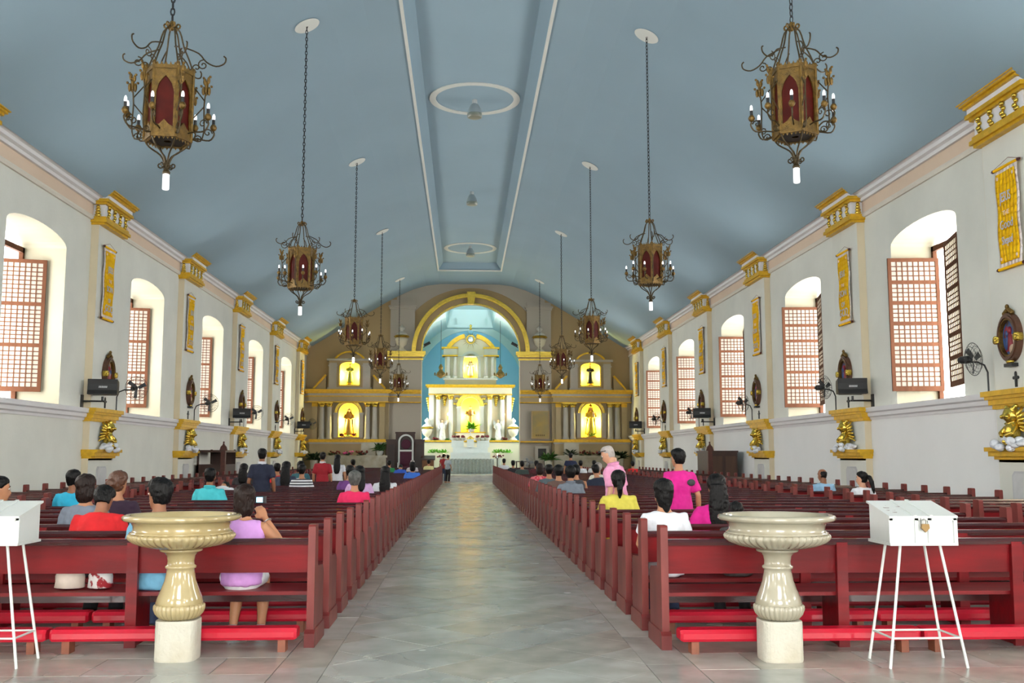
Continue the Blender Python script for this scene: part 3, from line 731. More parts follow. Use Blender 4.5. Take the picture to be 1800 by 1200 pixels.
MB().lathe([(.27,-.02),(.3,.0),(.27,.04)], 18, (0,0,0)).build('medallion', PURPLE, t); o = CH[t.name][-1]; o.location = (0,.34,1.86); o.rotation_euler = (math.radians(90),0,0)
# mural panel and dark grille on the right pier side
t = empty('mural_panel', (AX+4.3, YE-.6, 2.56)); tag(t, 'golden framed mural panel left of the right side altar', 'mural')
MB().box(-.56, .56, -.05, 0, 0, 1.72).build('frame', ENDW, t); MB().box(-.48, .48, -.08, -.05, .06, 1.66).build('painting', M('mural_gold', rgb(176,146,70), .6, scale=1.6, col2=rgb(132,124,92), detail=6), t)
w = MB()
for k in range(5): w.box(-.3+.12*k, -.22+.12*k, -.085, -.08, .16, .26)
w.build('faded_lettering', M('mural_ink', rgb(96,76,40), .7), t)
t = empty('wall_grille', (AX+4.4, YE-.55, 1.3)); tag(t, 'small dark grille opening with stone frame under the mural', 'grille')
MB().box(-.42, .42, -.09, 0, -.1, .8).build('stone_frame', ENDG, t); MB().box(-.25, .25, -.11, -.09, .06, .66).build('dark_opening', BLACK, t)
g = MB()
for k in range(4): g.box(-.2+.13*k, -.18+.13*k, -.13, -.11, .06, .66)
g.build('bars', IRON, t)

# ---- urns
def urn(loc, h, label, name='stone_urn'):
    t = empty(name, loc); tag(t, label, 'urn', 'urns')
    k = h/1.67
    MB().lathe([(.3*k,0),(.3*k,.08*k),(.16*k,.16*k),(.12*k,.28*k),(.3*k,.42*k),(.4*k,.75*k),(.36*k,.85*k)], 16).build('bowl', RETW, t, smooth=True)
    MB().lathe([(.42*k,.85*k),(.5*k,.92*k),(.42*k,1.0*k),(.38*k,1.0*k)], 16).build('gilt_rim', GOLDM, t)
    MB().lathe([(.38*k,1.0*k),(.3*k,1.12*k),(.12*k,1.22*k),(.1*k,1.3*k),(.2*k,1.4*k),(.19*k,1.5*k),(.08*k,1.58*k),(.03*k,1.67*k)], 14).build('lid', RETC, t, smooth=True)
urn((AX-4.3, YE-.26, 7.96), 1.67, 'cream and gold urn on the gilt impost left of the chancel arch')
urn((AX+4.3, YE-.26, 7.96), 1.67, 'cream and gold urn on the gilt impost right of the chancel arch')
urn((RA-3.05, RY-.45, 2.6), 1.6, 'cream urn at the left end of the high altar ledge'); urn((RA+3.05, RY-.45, 2.6), 1.6, 'cream urn at the right end of the high altar ledge')

# ---- statues
def statue(loc, h, robe, label, name='saint_statue', cloak=None, crown=False, arms='clasp', base=True, rz=0, child=False):
    t = empty(name, loc, rz); tag(t, label, 'statue'); k = h
    zb = 0.1*k if base else 0
    if base: MB().lathe([(.17*k,0),(.17*k,.04*k),(.14*k,.05*k),(.14*k,.1*k)], 12).build('pedestal', GOLDP, t)
    H_ = h-zb; f = lambda z: zb+z*H_
    def fold(a, r, z, i): return r*(1+.07*math.sin(a*9+i*.7)*(1.0 if z < f(.6) else .3))
    b = MB(); b.lathe([(.16*k,f(0)),(.165*k,f(.05)),(.14*k,f(.25)),(.115*k,f(.42)),(.1*k,f(.52)),(.12*k,f(.65)),(.125*k,f(.74)),(.09*k,f(.79)),(.035*k,f(.82)),(.03*k,f(.85))], 18, mod=fold, sy=.8)
    for e in (-1,1):
        if arms == 'clasp': pts = [(e*.12*k,0,f(.75)),(e*.17*k,-.05*k,f(.62)),(e*.03*k,-.13*k,f(.6))]
        elif arms == 'torch' and e == 1: pts = [(e*.12*k,0,f(.75)),(e*.2*k,-.05*k,f(.78)),(e*.24*k,-.06*k,f(.95))]
        elif arms == 'torch': pts = [(e*.12*k,0,f(.75)),(e*.18*k,-.03*k,f(.62)),(e*.14*k,-.12*k,f(.55))]
        else: pts = [(e*.12*k,0,f(.75)),(e*.18*k,-.03*k,f(.6)),(e*.14*k,-.1*k,f(.5))]
        b.tube(pts, [.045*k,.04*k,.025*k], 8)
    b.build('robe', robe, t, smooth=True)
    hd = MB(); hd.ell((0,-.01*k,f(.91)), (.05*k,.055*k,.07*k), 10, 8); hd.ell((0,-.065*k,f(.905)), (.01*k,.015*k,.018*k), 6, 4)
    hd.build('head', M('statue_skin', rgb(214,176,134), .6), t, smooth=True)
    hr = MB(); hr.ell((0,.012*k,f(.925)), (.056*k,.055*k,.07*k), 10, 8); hr.build('hair', M('statue_hair', rgb(66,44,28), .7), t, smooth=True)
    if cloak:
        c = MB(); rings = []
        for z, r in ((.0,.19),(.3,.17),(.6,.15),(.78,.12),(.88,.08),(.97,.07)):
            rings.append([(r*k*math.cos(a), .03*k+r*k*.85*math.sin(a), f(z)) for a in [(-.15+1.3*i/11)*PI for i in range(12)]])
        inner = [[(p[0]*.93, p[1]*.93, p[2]) for p in r] for r in rings]
        c.loft([a + b2[::-1] for a, b2 in zip(rings, inner)]); c.build('cloak', cloak, t, smooth=True)
    if crown:
        c = MB(); c.lathe([(.045*k,f(.97)),(.06*k,f(1.0)),(.05*k,f(1.04)),(.02*k,f(1.07)),(.01*k,f(1.1))], 10); c.build('crown', GOLDM, t)
    if child:
        c = MB(); c.ell((.08*k,-.12*k,f(.68)), (.04*k,.04*k,.09*k), 8, 6); c.ell((.08*k,-.12*k,f(.78)), .035*k, 8, 6); c.build('child_figure', M('statue_child', rgb(232,200,160), .6), t, smooth=True)
    return t
RB = lambda n, c: M(n, c, .6, var=.3, scale=7)
cl, cr_ = AX-7.45, AX+7.45
st_y = YE-.35
statue((cl, st_y, 2.66), 1.75, RB('ochre_robe', rgb(196,150,60)), 'robed gold statue in the lower niche of the left side altar', cloak=RB('amber_cloak', rgb(206,170,70)))
statue((cl, st_y+.05, 5.86), 1.32, RB('green_robe', rgb(190,196,80)), 'slim statue in the upper niche of the left side altar')
statue((cr_, st_y, 2.66), 1.9, RB('yellow_robe', rgb(246,214,70)), 'crowned yellow-robed statue in the lower niche of the right side altar', crown=True, cloak=RB('yellow_cloak', rgb(244,206,60)), child=True)
statue((cr_, st_y+.05, 5.86), 1.35, RB('dark_robe', rgb(58,56,40)), 'dark-robed statue in the upper niche of the right side altar', crown=True)
statue((RA, RY+.3, 3.2), 1.9, RB('brown_gold_robe', rgb(176,130,60)), 'brown and gold statue in the main niche of the high altar', child=True)
statue((RA, RY+.36, 7.1), 1.35, RB('cream_robe', rgb(236,226,190)), 'cream-robed statue in the upper niche of the high altar', cloak=RB('dark_cloak', rgb(70,50,40)))
for e, lab in ((-1,'white torch-bearing angel on the left of the high altar'), (1,'white torch-bearing angel on the right of the high altar')):
    a = statue((RA+e*1.98, RY-.5, 2.6), 1.5, RB('white_robe', rgb(226,226,220)), lab, 'angel_statue', arms='torch', base=False)
    w = MB()
    for s in (-1,1):
        w.prism([(s*.05,1.15),(s*.3,1.5),(s*.34,1.2),(s*.22,.75),(s*.06,.8)], lambda p,z,t: (p,t,z), .1, .14)
    w.build('wings', RB('white_wing', rgb(216,218,216)), a)
    MB().tube([(.36,-.1,1.3),(.38,-.1,1.75)], .025, 6).build('torch', GOLDP, a)
    loc = Vector((.39,-.1,1.85)); MB().ell(loc, (.06,.06,.1), 10, 8).build('torch_lamp', M('amber_lamp', rgb(255,150,60), .4, emit=(1,.5,.15), estr=5), a, smooth=True)

# ---- flowers and foliage
def leaf_bush(mb, c, n, size, spread, up=0.6, seed=1, droop=.2):
    rd = random.Random(seed); c = Vector(c)
    for k in range(n):
        a = rd.uniform(0, 2*PI); el = rd.uniform(-.1, 1)*up + .15
        d = Vector((math.cos(a)*math.cos(el), math.sin(a)*math.cos(el), math.sin(el)))
        L = size*rd.uniform(.6,1.15); o = c + d*spread*rd.uniform(0,.6); w = L*.2
        r = d.cross(Vector((0,0,1)))
        if r.length < .01: r = Vector((1,0,0))
        r.normalize(); m1 = o+d*L*.5; tip = o+d*L-Vector((0,0,droop*L))
        mb.add([o, m1+r*w+Vector((0,0,-w*.3)), tip, m1-r*w+Vector((0,0,-w*.3)), m1+Vector((0,0,.02))], [(0,1,4),(1,2,4),(2,3,4),(3,0,4)])
def plant(loc, label, n=50, size=.5, spread=.4, mat=None, pot=True, potmat=None, flower=None, name='potted_plant', seed=1, cat='plant', ph=.35, up=.9):
    t = empty(name, loc); tag(t, label, cat); z = 0
    if pot: MB().lathe([(.14,0),(.2,ph*.5),(.24,ph),(.2,ph),(.17,ph*.85)], 12).build('pot', potmat or STONE, t); z = ph
    m = MB(); leaf_bush(m, (0,0,z), n, size, spread, up, seed); m.build('foliage', mat or GREEND, t)
    if flower:
        fl = MB(); rd = random.Random(seed+5)
        for k in range(9):
            p = (rd.uniform(-1,1)*spread*1.2, rd.uniform(-1,1)*spread*.5-.05, z+size*.35+rd.uniform(0,.5)*size)
            fl.ell(p, (.07,.07,.055), 7, 5)
        fl.build('blossoms', flower, t, smooth=True)
    return t
plant((AX-9.35, 60.5, .36), 'tall dark-leaved plant in the left corner by the side altar', 90, .5, .5, GREEND, ph=.9, seed=2)
plant((AX-5.45, 60.55, 1.54), 'leafy potted plant in white vase left of the dark screen', 60, .5, .4, M('leaf_mid', rgb(56,96,44), .5, var=.5, scale=8), ph=.3, potmat=WHITEP, seed=3)
plant((AX+4.7, 60.2, .36), 'tall green plant under the mural panel', 50, .6, .4, GREEN, ph=.9, seed=4)
plant((AX+6.1, 60.6, 1.54), 'dark green fern on the right side altar table', 60, .4, .5, GREEND, False, seed=5); 
plant((AX+9.05, 60.5, .36), 'dark shrub in the right corner by the side altar', 90, .5, .5, GREEND, ph=1.0, seed=6)
for k,(dx,lab,fm) in enumerate(((-.75,'low dark flower arrangement at the left end of the left altar table',REDFL),(.05,'pink flower arrangement in the middle of the left altar table',PINKFL),(.9,'low dark flower arrangement at the right end of the left altar table',REDFL))):
    plant((cl+dx, YE-1.4, 1.54), lab, 30, .3, .3, GREEND, False, flower=fm, name='flower_arrangement', seed=10+k, cat='flowers')
for k,(dx,lab) in enumerate(((-.38,'dark red bloom bunch left at the foot of the left niche statue'),(0,'green leaf bunch at the foot of the left niche statue'),(.38,'dark red bloom bunch right at the foot of the left niche statue'))):
    plant((cl+dx, YE-.62, 2.68), lab, 26, .2, .1, GREEN if k == 1 else REDFL, False, name='flower_bunch', seed=20+k, cat='flowers', flower=None if k == 1 else REDFL)
plant((cr_, YE-.6, 2.66), 'green and yellow leaves at the foot of the crowned statue', 60, .28, .4, GREEN, False, name='flower_bunch', seed=25, cat='flowers')
plant((cr_-.4, YE-1.4, 1.54), 'dark green arrangement on the right altar table, left', 34, .34, .35, GREEND, False, flower=REDFL, name='flower_arrangement', seed=26, cat='flowers')
plant((cr_+.5, YE-1.4, 1.54), 'dark red arrangement on the right altar table, right', 34, .3, .3, GREEND, False, flower=REDFL, name='flower_arrangement', seed=27, cat='flowers')
plant((RA+.1, RY-.25, 3.2), 'bright green spiky plant before the main niche of the high altar', 50, .75, .15, LIME, True, ph=.2, name='spiky_plant', seed=30, up=1.1)
for k, dx in enumerate((-1.15,-.85,-.5,.5,.85,1.15)):
    w = 'left' if dx < 0 else 'right'; e = {1.15:'outer',.85:'middle',.5:'inner'}[abs(dx)]
    plant((RA+dx, 69.15, 2.55 if abs(dx) > .45 else 2.1), 'dark red flower vase, %s of the three %s of the tabernacle' % (e, w), 16, .16, .08, REDFL, True, ph=.2, flower=REDFL, name='flower_vase', seed=40+k, cat='flowers')
for e in (-1,1):
    w = 'left' if e < 0 else 'right'
    t = empty('planter_box', (RA+e*2.2, 68.6, .36)); tag(t, 'cream planter with bright green grass %s of the gradine' % w, 'planter')
    MB().box(-.62, .62, -.2, .2, 0, 1.35).build('box', RETW, t); m = MB(); 
    for q in range(6): leaf_bush(m, (-.5+.2*q,0,1.35), 22, .28, .15, 1.3, 50+q)
    m.build('grass', LIME, t)
    plant((RA+e*1.85, 67.6, .36), 'dark red flower stand %s of the altar table' % w, 30, .22, .3, REDFL, True, ph=1.0, flower=REDFL, name='flower_stand', seed=60+e, cat='flowers')
    plant((RA+e*1.62, RY-.6, 2.6), 'small green bouquet on the high altar ledge, %s inner' % w, 24, .22, .14, GREEN, False, name='bouquet', seed=64+e, cat='flowers')
    plant((RA+e*2.45, RY-.6, 2.6), 'small reddish bouquet on the high altar ledge, %s outer' % w, 24, .22, .14, GREEND, False, flower=REDFL, name='bouquet', seed=68+e, cat='flowers')
for e, h in ((-1,1.0),(1,1.0)):
    w = 'left' if e < 0 else 'right'
    t = empty('candle_stand', (RA+e*1.75, 65.6, .36)); tag(t, 'dark candle stand with small flame %s of the altar table' % w, 'candle')
    MB().lathe([(.14,0),(.05,.06),(.03,.2),(.03,.95),(.08,1.0)], 10).build('stand', IRON, t); MB().lathe([(.035,1.0),(.035,1.2)], 8).build('candle', WHITEP, t)
    MB().ell((0,0,1.26), (.03,.03,.06), 8, 6).build('flame', M('amber_lamp', rgb(255,150,60)), t)
# lectern
t = empty('lectern', (AX-2.55, 60.6, .36)); tag(t, 'carved brown wooden lectern beside the dark screen', 'lectern')
MB().box(-.35,.35,-.25,.25,0,.9).build('body', M('lectern_wood', rgb(124,78,40), .5, var=.4, scale=4), t); MB().prism([(-.32,.9),(.32,.9),(.32,1.18),(-.32,.98)], lambda a,z,t_: (t_,a,z), -.42, .42).build('sloped_top', MAHOG, t)
t = empty('credence_table', (AX+3.2, 61.0, .36)); tag(t, 'small dark wooden side table at the right foot of the chancel arch', 'table')
MB().box(-.45,.45,-.25,.25,.78,.84).build('top', MAHOG, t)
for a in (-1,1):
    for b in (-1,1): MB().box(a*.4-.03,a*.4+.03,b*.2-.03,b*.2+.03,0,.78).build('leg', MAHOG, t)
t = empty('standing_fan', (3.75, 58.3, 0)); tag(t, 'grey round standing fan at the right foot of the sanctuary', 'fan')
MB().lathe([(.2,0),(.2,.03),(.03,.05),(.025,1.0)], 14).build('stand', IRON, t); MB().tube([(0,.12,1.15),(0,-.02,1.15)], .07, 10).build('motor', IRON, t)
g = MB()
for r, yy in ((.36,-.1),(.28,-.15),(.15,-.17),(.28,-.05)): g.tube([(r*math.cos(2*PI*i/24), yy, 1.15+r*math.sin(2*PI*i/24)) for i in range(25)], .008, 4)
for k in range(24): c_, s_ = math.cos(2*PI*k/24), math.sin(2*PI*k/24); g.tube([(.03*c_,-.17,1.15+.03*s_),(.28*c_,-.15,1.15+.28*s_),(.36*c_,-.1,1.15+.36*s_)], .005, 3)
g.build('guard', M('fan_grey', rgb(150,152,154), .4, .5), t); b = MB()
for k in range(3): a = 2*PI*k/3; b.ell((.16*math.cos(a),-.1,1.15+.16*math.sin(a)), (.13,.015,.08), 8, 5, Euler((0,-a,0)))
b.build('blades', M('blade_grey', rgb(130,134,138), .4), t, smooth=True)
for e, w in ((-1,'left'),(1,'right')):
    t = empty('flood_lamp', (AX+e*2.95, YE+.2, 8.35)); tag(t, 'small black flood lamp on the %s jamb of the chancel arch' % w, 'lamp')
    MB().cbox((-e*.22,-.2,.1), (.42,.25,.16), Euler((0, e*.5, 0))).build('housing', BLACK, t); MB().tube([(0,0,-.1),(-e*.1,-.1,.05)], .025, 6).build('bracket', BLACK, t)
    L = bpy.data.lights.new('flood_light', 'SPOT'); L.energy = 430; L.color = (.9,.97,1.0); L.spot_size = 1.25; L.spot_blend = .8; L.shadow_soft_size = .12
    lo = bpy.data.objects.new('flood_light', L); COL.objects.link(lo); lo.parent = t; lo.location = (-e*.3,.05,.2); lo.rotation_euler = Vector((-e*.3,1,.78)).to_track_quat('-Z','Y').to_euler()
# ============================================================ PEWS
ROWS = 54; RP = 0.9
def pew_meshes(L, sup):
    d = {}
    d['back_panel'] = (MB().prism([(.0,.59),(.032,.59),(.012,.84),(-.02,.84)], lambda a,z,t: (t,a,z), .05, L-.05), WOODR)
    d['top_rail'] = (MB().prism([(-.045,.82),(.055,.82),(.06,.845),(.03,.868),(-.03,.868),(-.05,.845)], lambda a,z,t: (t,a,z), .05, L-.05), WOODD)
    d['seat'] = (MB().prism([(.02,.405),(.46,.41),(.475,.43),(.46,.45),(.02,.435)], lambda a,z,t: (t,a,z), .05, L-.05), WOODR)
    d['seat_rail'] = (MB().box(.05, L-.05, .40, .43, .30, .41), WOODD)
    e = MB()
    e.prism([(-.06,.13),(.46,.13),(.46,.57),(.40,.615),(.12,.63),(.10,.965),(.085,.98),(-.035,.98),(-.05,.965),(-.06,.5)], lambda a,z,t: (t,a,z), 0, .06)
    d['end_panel'] = (e, WOODE)
    d['end_plinth'] = (MB().prism([(-.09,0),(.49,0),(.49,.11),(.46,.14),(-.06,.14),(-.09,.11)], lambda a,z,t: (t,a,z), -.012, .072), WOODE)
    d['support'] = (MB().prism([(-.035,0),(.0,0),(.0,.59),(-.02,.84),(-.055,.84)], lambda a,z,t: (t,a,z), -.045, .045).prism([(.0,.0),(.4,.0),(.4,.41),(.0,.41)], lambda a,z,t: (t,a,z), -.02, .02), WOODR)
    out = {}
    for k,(m,mat) in d.items():
        me = m.mesh(k); me.materials.append(mat); out[k] = me
    return out, L, sup
PI_IN = pew_meshes(4.45, (1.5, 2.97)); PI_OUT = pew_meshes(2.3, (1.15,))
def pew(P, x, y, mirror, label, group):
    ms, L, sup = P
    t = empty('pew', (x, y, 0)); tag(t, label, 'pew', group)
    for k in ('back_panel','top_rail','seat','seat_rail'): link(k, ms[k], None, t)
    for ex in (0, L-.06):
        e = link('end_panel', ms['end_panel'], None, t); e.location = (ex,0,0); q = link('end_plinth', ms['end_plinth'], None, e)
    for sx in sup:
        s = link('support', ms['support'], None, t); s.location = (sx,0,0)
    return t
PEWX = {('R','in'):1.6, ('L','in'):-5.67, ('R','out'):6.62, ('L','out'):-8.62}
ROWY = {'R':8.22, 'L':8.46}
def rowy(side, r): return ROWY[side] + RP*r      # r = 0 is the row nearest the camera
for side, sw in (('R','right'),('L','left')):
    for r in range(ROWS):
        pew(PI_IN, PEWX[side,'in'], rowy(side,r), 0, 'long red pew on the %s of the centre aisle, %s row from the font' % (sw, ordinal(r+1)), 'pews beside the centre aisle')
        if 1.0 < rowy(side,r) < 51: pew(PI_OUT, PEWX[side,'out'], rowy(side,r), 0, 'short red pew along the %s window wall, %s row from the camera' % (sw, ordinal(r+1)), 'pews along the window walls')
# kneelers: padded red rests standing behind each pew
def kneeler_meshes(L):
    c = MB(); rings = []
    for x in (0, .02, L-.02, L):
        s = .82 if x in (0, L) else 1
        rings.append([(x, a*s, .155+(z-.155)*s) for a,z in ((-.085,.10),(.085,.10),(.095,.12),(.095,.16),(.075,.19),(.0,.197),(-.075,.19),(-.095,.16),(-.095,.12))])
    c.loft(rings); me = c.mesh('cushion', False); me.materials.append(VINYL)
    f = MB().box(-.03,.03,-.06,.06,0,.10).mesh('foot'); f.materials.append(WOODN)
    return me, f, L
KA, KB = kneeler_meshes(1.92), kneeler_meshes(2.3)
def kneeler(K, x, y, label):
    t = empty('kneeler', (x, y, 0)); tag(t, label, 'kneeler', 'padded kneelers behind the pews')
    link('cushion', K[0], None, t)
    for fx in (.12, K[2]-.12):
        q = link('foot', K[1], None, t); q.location = (fx,0,0)
for side, sw in (('R','right'),('L','left')):
    for r in range(26):
        y = rowy(side,r)-.205 if r == 0 else rowy(side,r)-.21
        s = 1 if side == 'R' else -1
        x1 = PEWX[side,'in']+.1 if side == 'R' else PEWX[side,'in']+4.45-.1-1.92
        kneeler(KA, x1, y, 'red padded kneeler at the aisle end behind the %s pew row, %s of the aisle' % (ordinal(r+1), sw))
        if r < 9:
            x2 = x1+1.95 if side == 'R' else x1-2.33
            kneeler(KB, x2, y, 'red padded kneeler at the outer end behind the %s pew row, %s of the aisle' % (ordinal(r+1), sw))

# ============================================================ FONTS AND DONATION BOXES
def font(loc, mat, label):
    t = empty('holy_water_font', loc); tag(t, label, 'font')
    b = MB(); rings = []
    for z, k in ((0,.985),(.012,1),(.29,1),(.3,.985)):
        rings.append([(.157*k*math.copysign(abs(math.cos(a))**.55, math.cos(a)), .157*k*math.copysign(abs(math.sin(a))**.55, math.sin(a)), z) for a in [2*PI*i/32 for i in range(32)]])
    b.loft(rings); b.build('base_block', STONE, t)
    gad = lambda n, amt: (lambda a, r, z, i: r*(1+amt*abs(math.sin(a*n/2))-amt*.5))
    MB().lathe([(.12,.3),(.15,.315),(.175,.345),(.187,.38),(.186,.405),(.176,.415)], 240, mod=gad(30,.07)).build('fluted_foot', mat, t, smooth=True)
    MB().lathe([(.17,.40),(.178,.425),(.165,.47),(.14,.53),(.118,.59),(.106,.65),(.103,.68),(.116,.685),(.118,.7),(.112,.705),(.102,.712),(.1,.74),(.108,.78),(.13,.805),(.16,.815),(.162,.828),(.14,.835),(.1,.84)], 36).build('baluster', mat, t, smooth=True)
    MB().lathe([(.12,.832),(.22,.842),(.3,.86),(.36,.885),(.39,.91),(.398,.93),(.392,.945),(.375,.952)], 352, mod=gad(44,.045), cap=False).build('gadrooned_bowl', mat, t, smooth=True)
    MB().lathe([(.37,.948),(.39,.953),(.388,.962),(.372,.968),(.362,.985),(.365,1.01),(.378,1.035),(.4,1.045),(.43,1.05),(.446,1.062),(.447,1.078),(.438,1.09),(.42,1.096),(.4,1.094),(.385,1.08),(.37,1.03),(.3,1.0),(.15,.985),(.01,.98)], 64, cap=False).build('rim', mat, t, smooth=True)
    MB().lathe([(.01,1.03),(.365,1.03)], 40, cap=False).build('water', M('still_water', rgb(120,122,112), .05, spec=.6), t)
    return t
font((2.425, 7.74, 0), MARBW, 'pale cream marble holy water font on the right of the aisle')
font((-2.19, 7.98, 0), MARB, 'yellowish cream marble holy water font on the left of the aisle')

def donation_box(loc, label, rz=0):
    t = empty('donation_box', loc, rz); tag(t, label, 'donation box')
    w, d = .245, .19
    b = MB(); b.prism([(-d,.9),(d,.9),(d,1.175),(-d,1.09)], lambda a,z,q: (q,a,z), -w, w); bo = b.build('box', WHITEP, t)
    s = MB(); s.box(-w-.012, w+.012, -d-.015, d+.015, .885, .905)
    for x in (-w, -.05, .05, w): s.box(x-.014, x+.014, -d-.01, -d, .905, 1.085)
    s.box(-w-.01, w+.01, -d-.01, -d, 1.07, 1.09); s.build('battens', WHITEP, bo)
    lid = MB().prism([(-d-.02,1.087),(d+.02,1.182),(d+.02,1.197),(-d-.02,1.102)], lambda a,z,q: (q,a,z), -w-.015, w+.015).build('lid', WHITEP, t)
    zz = lambda y: 1.0995 + (y+d)*.2375
    g = MB()
    for x0,x1 in ((-w+.02,-.07),(.07,w-.02)): g.add([(x0,-d+.02,zz(-d+.02)),(x1,-d+.02,zz(-d+.02)),(x1,d-.02,zz(d-.02)),(x0,d-.02,zz(d-.02))], [(0,1,2,3)])
    g.build('glass_inset', M('grey_glass', rgb(186,190,180), .2, var=.1), lid)
    s = MB()
    for x in (-.06,.06): s.prism([(-d-.02,1.1),(d+.02,1.196),(d+.02,1.206),(-d-.02,1.11)], lambda a,z,q: (q,a,z), x-.012, x+.012)
    s.build('lid_strips', WHITEP, lid)
    MB().add([(-.02,-.005,zz(-.005)+.002),(.02,-.005,zz(-.005)+.002),(.02,.01,zz(.01)+.002),(-.02,.01,zz(.01)+.002)], [(0,1,2,3)]).build('coin_slot', BLACK, lid)
    sq = MB(); rd = random.Random(3); px = -.22
    while px < -.09:
        py = rd.uniform(-.1,.1); sq.bar((px,py,zz(py)+.003), (px+rd.uniform(.01,.04), py+rd.uniform(-.05,.05), zz(py)+.004), .006, .003); px += .012
    sq.build('printed_notice', M('notice_ink', rgb(120,84,84), .7), lid)
    h = MB().box(-.02,.02,-d-.025,-d-.01,1.03,1.1).build('hasp', M('steel', rgb(170,170,165), .35, .8), t)
    pl = MB().prism([(-.0,.985),(.03,1.015),(.026,1.045),(-.026,1.045),(-.03,1.015)], lambda a,z,q: (a,q,z), -d-.05, -d-.026); po = pl.build('padlock', M('brass_padlock', rgb(140,112,70), .45, .6), t)
    MB().tube([(-.016,-d-.038,1.045),(-.016,-d-.038,1.07),(0,-d-.038,1.082),(.016,-d-.038,1.07),(.016,-d-.038,1.045)], .004, 6).build('shackle', M('steel', ()), po)
    ends = []
    for sx in (-1,1):
        for sy in (-1,1):
            a = Vector((sx*.15, sy*.13, .89)); b2 = Vector((sx*.29, sy*.19, 0)); MB().tube([a,b2], .011, 8).build('leg', WHITEP, t)
            ends.append(a.lerp(b2,.76))
    br = MB()
    for i,j in ((0,2),(1,3),(0,1),(2,3)): br.tube([ends[i],ends[j]], .008, 6)
    br.build('leg_brace', WHITEP, t)
    return t
donation_box((3.41, 7.55, 0), 'white wooden donation box on thin legs beside the right font', 0)
donation_box((-3.55, 7.85, 0), 'white wooden donation box on thin legs at the left edge', 0)

